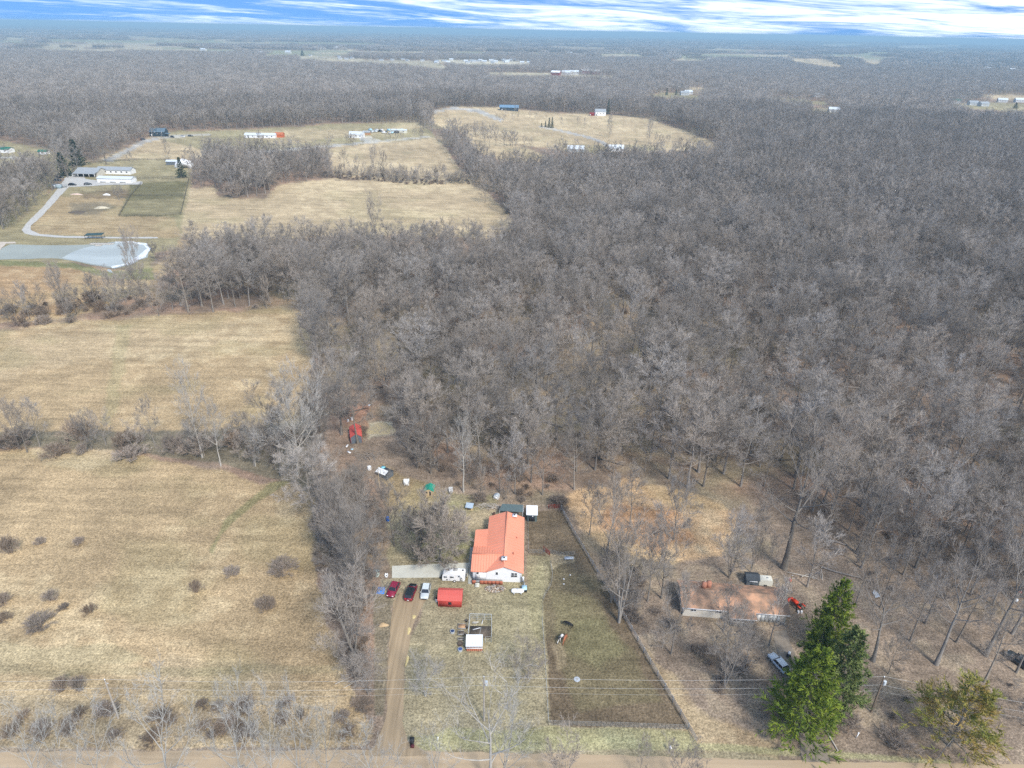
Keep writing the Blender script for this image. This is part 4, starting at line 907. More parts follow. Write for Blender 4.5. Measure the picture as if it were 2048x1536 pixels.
def window(parent, x, y, z, w, h, axis='-y', cols=1, rows=1, fm=None, gm_=None):
    """framed window on a wall facing -y (front), +-x sides"""
    fm = fm or M_white; gm_ = gm_ or M_glass
    e = bpy.data.objects.new('window', None); 
    f = MB(); t = min(0.07, w*0.12)
    f.box(-w/2-t, w/2+t, -0.05, 0.02, -h/2-t, -h/2); f.box(-w/2-t, w/2+t, -0.05, 0.02, h/2, h/2+t)
    f.box(-w/2-t, -w/2, -0.05, 0.02, -h/2, h/2); f.box(w/2, w/2+t, -0.05, 0.02, -h/2, h/2)
    for i in range(1, cols): f.box(-w/2+w*i/cols-0.04, -w/2+w*i/cols+0.04, -0.045, 0.02, -h/2, h/2)
    for i in range(1, rows): f.box(-w/2, w/2, -0.042, 0.02, -h/2+h*i/rows-0.04, -h/2+h*i/rows+0.04)
    o = part('window', f, fm, parent); o.location = (x, y, z)
    o.rotation_euler.z = {'-y': 0, '+y': PI, '+x': PI/2, '-x': -PI/2}[axis]
    for i in range(cols):
        for j in range(rows):
            g_ = MB(); g_.box(-w/2+w*i/cols+0.01, -w/2+w*(i+1)/cols-0.01, -0.03, 0.0, -h/2+h*j/rows+0.01, -h/2+h*(j+1)/rows-0.01)
            part('pane', g_, gm_, o)
    return o
def door(parent, x, y, z0, w, h, m, axis='-y'):
    mb = MB(); mb.box(-w/2, w/2, -0.06, 0.02, 0, h); o = part('door', mb, m, parent); o.location = (x, y, z0)
    o.rotation_euler.z = {'-y': 0, '+x': PI/2, '-x': -PI/2}[axis]
    k = MB(); k.box(w/2-0.16, w/2-0.08, -0.12, -0.06, h*0.45, h*0.52); part('handle', k, M_dark, o); return o
def cyl(name, parent, m, x, y, z0, z1, r, r2=None, k=14, label=None, cap=True):
    mb = MB(); r2 = r if r2 is None else r2
    pts = [(x, y, z0), (x, y, z1)]; mb.tube([(0, 0, z0), (0, 0, z1)], [r, r2], k)
    if cap:
        th = np.arange(k)*2*PI/k
        for zz, rr_, fl in ((z0, r, 1), (z1, r2, 0)):
            V = [(0, 0, zz)]+[(rr_*math.cos(t), rr_*math.sin(t), zz) for t in th]
            F = [(0, i+1, (i+1) % k+1) for i in range(k)]; mb.add(V, [f[::-1] for f in F] if fl else F)
    o = part(name, mb, m, parent, label=label); o.location = (x, y, 0); return o
M_white = mat('white_paint', (0.84, 0.84, 0.83), 0.6, 0.04, 1.0)
M_glass = mat('dark_window_glass', (0.03, 0.035, 0.045), 0.12, 0.1, 1.0, spec=0.6)
M_dark = mat('black_rubber', (0.03, 0.03, 0.032), 0.6, 0.1, 4)
M_salmon = mat('salmon_metal_roof', (0.82, 0.315, 0.195), 0.5, 0.07, 0.25, spec=0.35)
M_red = mat('red_metal', (0.60, 0.115, 0.09), 0.5, 0.06, 0.4, spec=0.35)
M_redwall = mat('red_board_wall', (0.48, 0.06, 0.045), 0.7, 0.08, 0.6, stretch=(12, 12, 0.3))
M_deck = mat('red_brown_planks', (0.42, 0.135, 0.075), 0.8, 0.15, 1.0, stretch=(0.3, 1, 9))
M_brick = mat('orange_brick', (0.50, 0.19, 0.11), 0.85, 0.2, 4)
M_grey = mat('weathered_wood', (0.36, 0.35, 0.33), 0.9, 0.2, 1.5, stretch=(1, 1, 4))
M_metal = mat('galvanised_metal', (0.55, 0.57, 0.58), 0.4, 0.08, 1.0, metal=0.3)
M_dkgreen = mat('dark_green_mesh_cloth', (0.11, 0.15, 0.15), 0.8, 0.15, 2)
M_chim = mat('chimney_brick', (0.45, 0.20, 0.13), 0.9, 0.2, 5)
def foot(u, v, z=0.0): return P(u, v, z)

# ------------------------------------------------ the orange-roofed house
O = foot(972.5, 1162.5); HZ = O.copy(); HZ.z = 0
house = thing('house', 'white house with a big salmon orange metal roof beside the concrete slab', 'house', HZ, R(-1.0))
mb = MB(); gable_walls(mb, 0, 7.15, 0, 17.2, 2.75, 4.15, 'y'); part('wall', mb, M_white, house)
mb = MB(); mb.box(-2.75, -0.02, 0.05, 13.0, 0, 2.35); part('wall', mb, M_white, house)
roof2('roof', house, M_salmon, 0, 7.15, 0, 17.2, 2.75, 4.15, 'y', 0.14, 0.38, 0.9)
mb = MB(); slab(mb, [(-3.1, 5.5, 2.42), (0.1, 5.5, 2.80), (0.1, 13.2, 2.80), (-3.1, 13.2, 2.42)], 0.14); part('roof', mb, M_salmon, house)
rb = MB()
for i in range(9): yy = 6.0+i*0.8; rb.tube([(-3.1, yy, 2.45), (0.1, yy, 2.83)], [0.035, 0.035], 4)
part('roof_seams', rb, M_salmon, house, kind='stuff')
mb = MB(); slab(mb, [(-3.1, -0.35, 2.80), (0.2, -0.35, 2.80), (3.05, 3.5, 4.02), (-3.1, 3.5, 4.02)], 0.14); part('roof', mb, M_salmon, house)
mb = MB(); slab(mb, [(-3.1, 3.5, 4.02), (3.05, 3.5, 4.02), (-0.35, 7.3, 2.83), (-3.1, 7.3, 2.83)], 0.14); part('roof', mb, M_salmon, house)
rb = MB()
for i in range(10):
    xx = -2.8+i*0.55; t_ = max(0, (xx-0.2)/2.85); rb.tube([(xx, -0.35+t_*3.85, 2.83+t_*1.22), (xx, 3.5, 4.05)], [0.035, 0.035], 4)
    t2 = max(0, (xx+0.35)/3.4); rb.tube([(xx, 7.3-t2*3.8, 2.86+t2*1.19), (xx, 3.5, 4.05)], [0.035, 0.035], 4)
part('roof_seams', rb, M_salmon, house, kind='stuff')
bx('ridge_cap', house, M_salmon, 3.42, 3.73, 0.8, 17.55, 4.24, 4.36)
bx('ridge_cap', house, M_salmon, -3.1, 3.0, 3.40, 3.62, 4.02, 4.12)
mb = MB(); mb.add([(-2.75, 3.5, 3.9), (-2.75, 0.3, 2.75), (-2.75, 6.7, 2.75)], [(0, 1, 2)]); mb.box(-2.76, -2.70, 0.3, 6.7, 2.3, 2.75); part('gable_wall', mb, M_white, house)
for (x_, y_, z_, w_, lb) in ((3.55, 1.7, 4.1, 0.9, 'square white capped chimney near the front gable'), (5.35, 16.6, 3.4, 0.8, 'brick chimney with a white cap at the far end')):
    c_ = bx('chimney', house, M_chim, x_-w_/2, x_+w_/2, y_-w_/2, y_+w_/2, z_-0.4, z_+0.55, lb)
    cc_ = MB(); cc_.box(-w_/2-0.12, w_/2+0.12, -w_/2-0.12, w_/2+0.12, 0.475, 0.60); part('chimney_cap', cc_, M_white, c_)
    cc_ = MB(); cc_.box(-0.14, 0.14, -0.14, 0.14, 0.60, 0.80); part('flue', cc_, M_glass, c_)
cyl('vent_pipe', house, M_deck, 5.35, 4.2, 3.2, 4.2, 0.10); cyl('vent_pipe', house, M_deck, 5.95, 9.6, 3.0, 3.75, 0.08)
cyl('vent_pipe', house, M_white, 5.3, 3.7, 3.2, 3.55, 0.2)
door(house, -1.75, 0.03, 0.75, 0.95, 1.8, M_white)
g_ = window(house, -1.75, -0.05, 2.15, 0.42, 0.5)
window(house, 2.15, -0.02, 2.2, 0.38, 0.75); window(house, 5.65, -0.02, 1.9, 1.15, 1.05, '-y', 2, 2)
for k_ in (0, 1):
    for j_ in range(4): window(house, 7.17, 3+j_*3.8, 1.6, 1.0, 0.9, '+x', 2, 1) if k_ == 0 else None
window(house, -2.78, 8.5, 1.5, 1.2, 0.9, '-x', 2, 1); window(house, -2.78, 11.2, 1.5, 0.8, 0.9, '-x')
pw = thing('porch_wall', 'low red-brown plank deck front along the white gable wall', 'deck', HZ, R(-1.0))
for i in range(8):
    a_ = -2.85+i*0.78
    if i == 1: continue
    bx('plank', pw, M_deck, a_, a_+0.765, -0.92+.01*(i%2), -0.84, 0.02, 0.95)
bx('deck_floor', pw, M_grey, -2.8, 3.3, -0.84, -0.02, 0.45, 0.55)
for i in range(3): bx('step', pw, M_conc, -2.2, -1.3, -1.25-i*0.28, -0.95-i*0.28, 0, 0.42-i*0.13)
# utilities by the right corner
t = thing('heat_pump', 'pale blue-topped equipment box behind the propane tank', 'equipment box', foot(1048.5, 1181))
bx('cabinet', t, M_dark, -0.55, 0.55, -0.5, 0.5, 0, 0.75)
M_ltblue = mat('pale_blue_lid', (0.45, 0.68, 0.80), 0.5, 0.1, 1)
bx('lid', t, M_ltblue, -0.5, 0.5, -0.6, 0.55, 0.76, 0.86, rot=(R(8), 0, 0)); bx('pipe', t, M_metal, -0.1, 0.1, 0.55, 1.9, 0.3, 0.5)
t = thing('electric_meter', 'grey utility cabinet on the right corner of the white house', 'cabinet', foot(1046, 1168))
bx('box', t, M_metal, -0.2, 0.2, -0.1, 0.15, 0.6, 1.5); cyl('dish', t, M_white, 0, -0.12, 1.5, 1.9, 0.22); bx('conduit', t, M_dark, -0.3, -0.22, -0.1, 0, 0, 2.4)
def capsule(name, parent, m, L_, r, z):
    mb = MB(); xs, rs_ = [], []
    for i in range(7): a = -PI/2+PI/2*i/6; xs.append(-L_/2+r+r*math.sin(a)); rs_.append(max(0.01, r*math.cos(a)))
    for i in range(7): a = PI/2*i/6; xs.append(L_/2-r+r*math.sin(a)); rs_.append(max(0.01, r*math.cos(a)))
    mb.tube([(x_, 0, z) for x_ in xs], rs_, 16); return part(name, mb, m, parent, True)
t = thing('propane_tank', 'white horizontal propane tank on the lawn in front of the house corner', 'tank', foot(1035, 1187))
capsule('tank', t, M_white, 2.6, 0.45, 0.72)
for s_ in (-0.7, 0.7): bx('leg', t, M_metal, s_-0.1, s_+0.1, -0.35, 0.35, 0, 0.4)
cyl('valve_dome', t, M_metal, 0, 0, 1.1, 1.3, 0.17)
# firewood: every billet a part
wp = thing('firewood_pile', 'heap of split grey and tan firewood against the deck', 'firewood', foot(990, 1178))
M_logs = [mat('split_log_%s' % n_, c_, 0.9, 0.2, 3) for n_, c_ in (('pale', (0.62, 0.52, 0.40)), ('grey', (0.36, 0.33, 0.30)), ('brown', (0.26, 0.17, 0.11)))]
LM = []
for m_ in M_logs:
    b_ = MB(); b_.tube([(-.28, 0, 0), (.28, 0, 0)], [0.085, 0.085], 5)
    for s_ in (-.28, .28): b_.add([(s_, 0, 0)]+[(s_, .085*math.cos(k*2*PI/5), .085*math.sin(k*2*PI/5)) for k in range(5)], [(0, 1+k, 1+(k+1) % 5) for k in range(5)])
    LM.append(b_.mesh('log', m_))
random.seed(9)
for i in range(170):
    a = random.uniform(0, 6.28); q_ = math.sqrt(random.random()); x_ = q_*1.9*math.cos(a); y_ = q_*0.95*math.sin(a)
    o = link('log', random.choice(LM), wp); o.location = (x_, y_, 0.09+random.uniform(0, 0.75)*(1-q_)**0.7)
    o.rotation_euler = (random.uniform(0, 3), random.uniform(-.4, .4), random.uniform(0, 3.14)); s_ = random.uniform(.8, 1.25); o.scale = (s_, s_, s_)

# concrete slab and strip (two steps of the same pour)
def poured(name, pts, z, m, label):
    w = [P(*p) for p in pts]; mb = MB(); slab(mb, [(p.x, p.y, z) for p in w], z+0.05)
    return tag(part(name, mb, m, None), label, None, None, 'structure')
poured('concrete_slab', [(784, 1156.5), (880, 1155), (935, 1153.5), (938, 1126), (860, 1128.5), (784, 1132.5)], 0.10, M_conc, 'pale concrete parking slab left of the house')
M_walk = mat('grey_walkway', (0.43, 0.43, 0.38), 0.9, 0.1, 1)
poured('walkway', [(936, 1168), (944, 1168), (947, 1095), (940, 1095)], 0.12, M_walk, 'grey walkway along the left house wall')
# ------------------------------------------------ camper
t = thing('camper_trailer', 'white travel trailer parked on the end of the concrete slab', 'camper', foot(907.5, 1164.5), R(-1.5))
M_cream = mat('trailer_white', (0.82, 0.82, 0.81), 0.35, 0.03, 1)
b_ = MB(); prof = [(-2.3, .35), (2.2, .35), (2.32, .9), (2.32, 1.75), (2.15, 2.1), (-1.95, 2.1), (-2.25, 1.8), (-2.36, 0.9)]
V = [(x_, y_, z_) for y_ in (0, 1.75) for x_, z_ in prof]; n_ = len(prof)
b_.add(V, [(0, i, i+1) for i in range(1, n_-1)]+[(n_, n_+i+1, n_+i) for i in range(1, n_-1)]); b_.add(V, [(i+n_, (i+1) % n_+n_, (i+1) % n_, i) for i in range(n_)])
part('body', b_, M_cream, t)
for x_, z_, w_, h_ in ((-1.66, 1.35, .55, .3), (-0.35, 1.35, .68, .32), (1.25, 1.62, .6, .22)): window(t, x_, -0.02, z_, w_, h_, fm=M_metal)
door(t, 1.55, 0.0, 0.45, 0.6, 1.45, M_cream); window(t, 1.57, -0.07, 1.25, 0.2, 0.3, fm=M_metal)
bx('air_conditioner', t, M_grey, -0.1, 0.72, 0.95, 1.5, 2.1, 2.32); bx('roof_vent', t, M_dark, 1.6, 1.95, 1.1, 1.4, 2.1, 2.2); bx('roof_vent', t, M_dark, -1.2, -1.0, 1.0, 1.2, 2.1, 2.2)
bx('awning_roller', t, M_metal, -1.2, 1.9, 1.76, 1.90, 1.9, 2.04); bx('access_hatch', t, M_dark, -1.5, -1.2, -0.03, 0.0, 0.5, 0.75); bx('access_hatch', t, M_metal, -0.85, -0.65, -0.03, 0, 0.6, 0.8)
for x_ in (0.15,):
    for y_ in (-0.08, 1.68):
        w_ = MB(); w_.tube([(0, 0, 0), (0, .15, 0)], [.3, .3], 14); w_.add([(0, 0, 0)]+[(.3*math.cos(k*PI/7), 0, .3*math.sin(k*PI/7)) for k in range(14)], [(0, 1+k, 1+(k+1) % 14) for k in range(14)])
        w_.add([(0, .15, 0)]+[(.3*math.cos(k*PI/7), .15, .3*math.sin(k*PI/7)) for k in range(14)], [(0, 1+(k+1) % 14, 1+k) for k in range(14)])
        o = part('wheel', w_, M_dark, t); o.location = (x_, y_, .3); r_ = MB(); r_.tube([(0, -.02, 0), (0, .0, 0)], [.14, .17], 10); r_.add([(0, -.02, 0)]+[(.14*math.cos(k*PI/5), -.02, .14*math.sin(k*PI/5)) for k in range(10)], [(0, 1+k, 1+(k+1) % 10) for k in range(10)]); part('rim', r_, M_white, o)
b_ = MB(); b_.tube([(-2.3, .5, .45), (-3.0, .87, .42)], [.05, .05], 5); b_.tube([(-2.3, 1.25, .45), (-3.0, .87, .42)], [.05, .05], 5); part('tow_frame', b_, M_dark, t)
bx('gas_bottles', t, M_dark, -2.62, -2.38, .6, 1.15, .5, .95); bx('spare_wheel', t, M_dark, 2.36, 2.55, .6, 1.2, .7, 1.3); bx('jack', t, M_dark, -3.0, -2.92, .83, .91, 0, .45)

# ------------------------------------------------ vehicles
def skin(stations, k):
    """loft closed rings (list of (k,3) rings) with capped ends"""
    mb = MB(); V = np.concatenate(stations); n = len(stations); i = np.arange(n-1)[:, None]*k; j = np.arange(k)[None]; j2 = (j+1) % k
    mb.add(V, np.stack([i+j, i+k+j, i+k+j2, i+j2], -1).reshape(-1, 4))
    mb.add(V, [(0, a, a+1) for a in range(1, k-1)]+[((n-1)*k, (n-1)*k+a+1, (n-1)*k+a) for a in range(1, k-1)]); return mb
def ringyz(x, hw, z0, z1, rnd=0.18):
    c = rnd*hw
    return np.array([(x, -hw+c*.6, z0), (x, hw-c*.6, z0), (x, hw, z0+(z1-z0)*.25), (x, hw, z0+(z1-z0)*.72), (x, hw-c, z1), (x, -hw+c, z1), (x, -hw, z0+(z1-z0)*.72), (x, -hw, z0+(z1-z0)*.25)])
def car(label, u, v, rz, paint, L_=4.1, Wd=1.75, H_=1.45, suv=False, cabin=(0.30, 0.44, 0.80, 0.93), roofm=None, hoodm=None, plate=True, name='parked_car', cat='car', z=0, group=None):
    """front of the car points along +x; rz turns it"""
    t = thing(name, label, cat, P(u, v), rz, group); hw = Wd/2; hood = 0.62*H_ if not suv else 0.66*H_
    st = []
    for f_, w_, z0, z1 in ((0, .80, .35, .50*H_), (.03, .93, .22, .58*H_), (.12, 1, .18, hood*.98), (.35, 1, .18, hood*1.02), (.65, 1, .18, hood*1.02), (.74, 1, .18, hood), (.90, .97, .2, hood*.92), (.97, .90, .24, hood*.8), (1, .76, .32, hood*.66)):
        st.append(ringyz(-L_/2+L_*f_, hw*w_, z0, z1))
    part('body', skin(st, 8), paint, t, True)
    c0, c1, c2, c3 = 1-cabin[3], 1-cabin[2], 1-cabin[1], 1-cabin[0]   # from the rear
    X = lambda f_: -L_/2+L_*f_
    zr = H_; zb = hood*0.99; a, b2, c_, d_ = X(c0), X(c1), X(c2), X(c3); ti = hw*.72; bi = hw*.93
    gl = MB(); V = [(a,-bi,zb),(a,bi,zb),(d_,bi,zb),(d_,-bi,zb),(b2,-ti,zr-.03),(b2,ti,zr-.03),(c_,ti,zr-.03),(c_,-ti,zr-.03)]
    def quad(nm, q_, m_):
        g_ = MB(); g_.add([V[i] for i in q_], [(0, 1, 2, 3)]); return part(nm, g_, m_, t)
    quad('rear_window', (1, 0, 4, 5), M_glass); quad('windscreen', (3, 2, 6, 7), M_glass); quad('side_window', (0, 3, 7, 4), M_glass); quad('side_window', (2, 1, 5, 6), M_glass)
    rf = MB(); slab(rf, [(b2-.08, -ti-.02, zr), (c_+.06, -ti-.02, zr), (c_+.06, ti+.02, zr), (b2-.08, ti+.02, zr)], .05); part('roof', rf, roofm or paint, t)
    pl_ = MB()
    for q_ in ((a,-bi,b2,-ti),(a,bi,b2,ti),(d_,-bi,c_,-ti),(d_,bi,c_,ti),((a+d_)/2,-bi,(b2+c_)/2,-ti),((a+d_)/2,bi,(b2+c_)/2,ti)): pl_.tube([(q_[0], q_[1], zb-.02), (q_[2], q_[3], zr-.03)], [.045, .045], 4)
    part('pillars', pl_, paint, t)
    if hoodm: bx('bonnet', t, hoodm, X(.77), X(.97), -hw*.8, hw*.8, hood*.9, hood*.99, rot=(0, R(6), 0))
    for sx, nm in ((-1, 'rear'), (1, 'front')):
        for sy in (-1, 1):
            w_ = MB(); w_.tube([(0, -.1, 0), (0, .1, 0)], [.31, .31], 12)
            for s2, rv in ((-.1, 1), (.1, 0)):
                F = [(0, 1+k, 1+(k+1) % 12) for k in range(12)]; w_.add([(0, s2, 0)]+[(.31*math.cos(k*PI/6), s2, .31*math.sin(k*PI/6)) for k in range(12)], F if rv else [f[::-1] for f in F])
            o = part('wheel', w_, M_dark, t); o.location = (sx*L_*.31, sy*(hw-.09), .31)
            r_ = MB(); r_.add([(0, sy*.112, 0)]+[(.19*math.cos(k*PI/4), sy*.112, .19*math.sin(k*PI/4)) for k in range(8)], [(0, 1+k, 1+(k+1) % 8) if sy < 0 else (0, 1+(k+1) % 8, 1+k) for k in range(8)]); part('rim', r_, M_metal, o)
    for sy in (-1, 1):
        bx('headlight', t, M_lamp, L_/2-.16, L_/2-.02, sy*hw*.62-.17, sy*hw*.62+.17, hood*.62, hood*.78)
        bx('tail_light', t, M_tail, -L_/2-.01, -L_/2+.12, sy*hw*.68-.16, sy*hw*.68+.16, hood*.62, hood*.85)
        bx('mirror', t, paint, X(.66), X(.7), sy*(hw+.08)-.08, sy*(hw+.08)+.08, hood, hood+.13)
    if plate: bx('licence_plate', t, M_white, -L_/2-.03, -L_/2+.05, -.2, .2, .45, .6)
    bx('bumper', t, M_dark, L_/2-.05, L_/2+.05, -hw*.6, hw*.6, .28, .45)
    return t
def paint(nm, c, r=0.25): return mat(nm, c, r, 0.03, 1, spec=0.6)
M_lamp = mat('lamp_glass', (0.8, 0.8, 0.8), 0.15, 0.02, 1, spec=0.8); M_tail = mat('red_lamp_glass', (0.5, 0.02, 0.02), 0.2, 0.02, 1, spec=0.8)
P_mar = paint('maroon_car_paint', (0.26, 0.015, 0.045)); P_blk = paint('black_car_paint', (0.015, 0.02, 0.022)); P_sil = paint('silver_car_paint', (0.56, 0.60, 0.61), 0.3)
P_dred = paint('dark_red_car_paint', (0.20, 0.01, 0.025)); P_lsil = paint('pale_silver_car_paint', (0.66, 0.72, 0.74), 0.3); P_dgr = paint('dark_grey_car_paint', (0.04, 0.05, 0.055))
P_wht = paint('white_car_paint', (0.75, 0.75, 0.75))
car('maroon car nosing towards the road, first of the row by the slab', 787, 1182.5, R(-101), P_mar, 4.1, 1.75, 1.4)
car('black-topped dark red car in the middle of the row by the slab', 822, 1189, R(82), P_dred, 4.3, 1.75, 1.6, True, roofm=P_blk, hoodm=P_blk, cabin=(0.30, 0.42, 0.9, 0.98))
car('silver sedan with bright roof, third car of the row by the slab', 851.5, 1186, R(-92), P_sil, 4.1, 1.72, 1.4, cabin=(0.28, 0.42, 0.80, 0.97), roofm=P_lsil)
car('pale silver sedan parked under trees left of the pines', 1557, 1330, R(112), P_lsil, 4.5, 1.7, 1.35)
car('dark van under the trees at the right edge of the picture', 2037, 1326, R(120), P_dgr, 4.6, 1.8, 1.6, True)

# ------------------------------------------------ red shed with gambrel roof
t = thing('garden_shed', 'bright red shed with a red ribbed barn roof on the lawn', 'shed', foot(900, 1214), R(-1))
w_ = MB(); w_.box(-2.25, 2.25, 0, 3.0, 0, 1.7)
for s_ in (-2.25, 2.25): w_.add([(s_, 0, 1.7), (s_, .5, 2.45), (s_, 1.5, 2.85), (s_, 2.5, 2.45), (s_, 3.0, 1.7)], [(0, 1, 2), (0, 2, 3), (0, 3, 4)])
part('wall', w_, M_redwall, t)
for q_ in ([(-2.4, -.12, 1.66), (2.4, -.12, 1.66), (2.4, .5, 2.52), (-2.4, .5, 2.52)], [(-2.4, .5, 2.52), (2.4, .5, 2.52), (2.4, 1.5, 2.93), (-2.4, 1.5, 2.93)],
           [(-2.4, 1.5, 2.93), (2.4, 1.5, 2.93), (2.4, 2.5, 2.52), (-2.4, 2.5, 2.52)], [(-2.4, 2.5, 2.52), (2.4, 2.5, 2.52), (2.4, 3.12, 1.66), (-2.4, 3.12, 1.66)]):
    w_ = MB(); slab(w_, q_, .06); part('roof', w_, M_red, t)
rb = MB()
for i in range(1, 16): xx = -2.4+i*0.3; rb.tube([(xx, -.12, 1.68), (xx, .5, 2.54), (xx, 1.5, 2.95), (xx, 2.5, 2.54), (xx, 3.12, 1.68)], [.02]*5, 4)
part('roof_seams', rb, M_red, t, kind='stuff')
window(t, 0, -0.02, 0.95, 0.5, 0.5, '-y', 2, 2, fm=M_dark)
bx('corner_trim', t, M_red, -2.28, -2.2, -.04, .04, 0, 1.42); bx('corner_trim', t, M_red, 2.2, 2.28, -.04, .04, 0, 1.42)
door(t, -2.26, 1.2, 0.05, 1.0, 1.4, M_redwall, '-x')
t = thing('white_drum', 'round white drum standing at the left wall of the red shed', 'drum', foot(873.5, 1203)); cyl('body', t, M_white, 0, 0, 0, .9, .25); cyl('lid', t, M_dark, 0, 0, .9, .95, .27)

# ------------------------------------------------ greenhouse and fenced garden
t = thing('greenhouse', 'small lean-to greenhouse with pale panels on a brick base', 'greenhouse', foot(948.5, 1302), R(1.5))
M_poly = mat('pale_roof_panel', (0.70, 0.76, 0.78), 0.3, 0.06, 0.9, spec=0.5)
M_pane = mat('greenhouse_glass', (0.16, 0.18, 0.19), 0.15, 0.3, 2.2, spec=0.6, col2=(0.36, 0.20, 0.19))
for r_ in range(5):
    for c_ in range(8): bx('brick', t, M_brick, -1.42+c_*.357+(.05 if r_ % 2 else 0), -1.42+c_*.357+.335+(.05 if r_ % 2 else 0), -.06+.004*((r_+c_) % 3), .06, .02+r_*.14, .145+r_*.14)
bx('base_wall', t, M_brick, -1.42, 1.42, 0.0, 1.9, 0, 0.68); bx('sill', t, M_white, -1.5, 1.5, -.12, .1, .72, .8)
for i in range(5): bx('pane', t, M_pane, -1.4+i*.56, -1.4+i*.56+.53, -.02, .0, .8, 1.28)
for i in range(6): bx('mullion', t, M_white, -1.43+i*.56, -1.38+i*.56, -.04, .03, .8, 1.3)
for i in range(5):
    w_ = MB(); slab(w_, [(-1.48+i*.6, -.15, 1.34), (-1.48+i*.6+.57, -.15, 1.34), (-1.48+i*.6+.57, 1.95, 1.95), (-1.48+i*.6, 1.95, 1.95)], .03); part('roof_panel', w_, M_poly, t)
w_ = MB()
for i in range(6): w_.tube([(-1.5+i*.6, -.17, 1.36), (-1.5+i*.6, 1.97, 1.97)], [.03, .03], 4)
w_.tube([(-1.5, -.17, 1.35), (1.5, -.17, 1.35)], [.04, .04], 4); w_.tube([(-1.5, 1.97, 1.97), (1.5, 1.97, 1.97)], [.04, .04], 4); part('roof_frame', w_, M_white, t)
w_ = MB()
for s_ in (-1.45, 1.42): w_.add([(s_, 0, .7), (s_, 1.9, .7), (s_, 1.9, 1.9), (s_, 0, 1.3)], [(0, 1, 2), (0, 2, 3)])
part('side_glazing', w_, M_pane, t); bx('back_wall', t, M_white, -1.42, 1.42, 1.86, 1.92, .68, 1.9)
def post_frame(t, pts, H_, m, mesh_m, r=.035, n_r=3, nm=('post', 'rail', 'mesh'), spacing=1.2):
    """run of posts with rails and thin wires between world-local points"""
    pm = MB(); pm.tube([(0, 0, 0), (0, 0, H_)], [r, r], 5); pm = pm.mesh('post', m); wires = MB()
    for (xa, ya), (xb, yb) in zip(pts[:-1], pts[1:]):
        L_ = math.hypot(xb-xa, yb-ya); n_ = max(1, round(L_/spacing))
        for i in range(n_+1):
            o = link(nm[0], pm, t); o.location = (xa+(xb-xa)*i/n_, ya+(yb-ya)*i/n_, 0)
        for zz in np.linspace(.15, H_, n_r): wires.tube([(xa, ya, zz), (xb, yb, zz)], [r*.35]*2, 3)
        for i in range(int(L_/.45)): f_ = (i+.5)/(L_/.45); wires.tube([(xa+(xb-xa)*f_, ya+(yb-ya)*f_, .05), (xa+(xb-xa)*f_, ya+(yb-ya)*f_, H_)], [r*.25]*2, 3)
    part(nm[2], wires, mesh_m, t)
g0 = foot(958, 1283)
t = thing('garden_enclosure', 'wire-fenced vegetable plot with pale metal frame behind the greenhouse', 'fence', g0, R(1))
M_wire = mat('galvanised_wire', (0.60, 0.63, 0.62), 0.5, 0.05, 2, metal=0.2)
post_frame(t, [(-2.0, 1.0), (-1.9, 5.3), (2.2, 5.2), (2.3, -0.2), (1.2, -0.2)], 1.5, M_wire, M_wire, .045, 4)
tp = MB()
for a, b2 in (((-2, 1), (-1.9, 5.3)), ((-1.9, 5.3), (2.2, 5.2)), ((2.2, 5.2), (2.3, -.2))): tp.tube([(*a, 1.5), (*b2, 1.5)], [.045, .045], 5)
part('top_rail', tp, M_wire, t)
M_soil = mat('dark_garden_soil', (0.13, 0.105, 0.08), 0.95, 0.3, 2, bump=.5)
sl_ = MB(); sl_.box(-1.8, 2.1, .9, 3.6, 0.0, .12); tag(part('garden_bed', sl_, M_soil, None), 'dark dug soil bed inside the wire-fenced plot', 'garden bed').location = g0
for i, (x_, y_, l_, a) in enumerate(((-.9, 4.5, 1.2, 3), (-1.1, 4.2, .9, -8), (.4, 4.6, 1.0, 80), (.1, 2.2, 2.2, 84), (-.6, 2.9, 1.5, 20))):
    o = bx('board', None, M_grey if i % 2 else M_white, -l_/2, l_/2, -.06, .06, .0, .05); o.location = (g0.x+x_, g0.y+y_, .15); o.rotation_euler.z = R(a)
    tag(o, ['pale board lying at the back left of the fenced plot', 'grey board under the pale one in the fenced plot', 'pale stake lying near the back rail of the plot', 'dark board dividing the soil bed', 'pale crooked stick on the soil bed'][i], 'board')
def tub(name, label, u, v, r, h, mo, mi, cat='tub'):
    t = thing(name, label, cat, foot(u, v)); cyl('rim', t, mo, 0, 0, 0, h, r, r*1.05, 18, cap=False); cyl('contents', t, mi, 0, 0, 0, h*.8, r*.86, r*.86, 16)
    w_ = MB(); k = 18; th = np.arange(k)*2*PI/k
    V = [(r*1.05*math.cos(a), r*1.05*math.sin(a), h) for a in th]+[(r*.86*math.cos(a), r*.86*math.sin(a), h) for a in th]; w_.add(V, [(i, (i+1) % k, (i+1) % k+k, i+k) for i in range(k)]); part('lip', w_, mo, t); return t
M_navy = mat('dark_water', (0.03, 0.05, 0.12), 0.15, 0.2, 3, spec=0.6)
tub('water_trough', 'round grey tub of dark water left of the garden plot', 905, 1265, .42, .45, M_metal, M_navy)
tub('water_trough', 'round tub with blue water below the brown tub, left of the greenhouse', 920.5, 1301, .44, .45, M_metal, mat('blue_water', (0.05, 0.10, 0.28), 0.15, 0.2, 3, spec=0.6))
tub('planter', 'round brown tub of soil left of the greenhouse roof', 920, 1289, .46, .4, mat('brown_plastic', (0.11, 0.075, 0.06), 0.8, 0.1, 2), M_soil, 'planter')
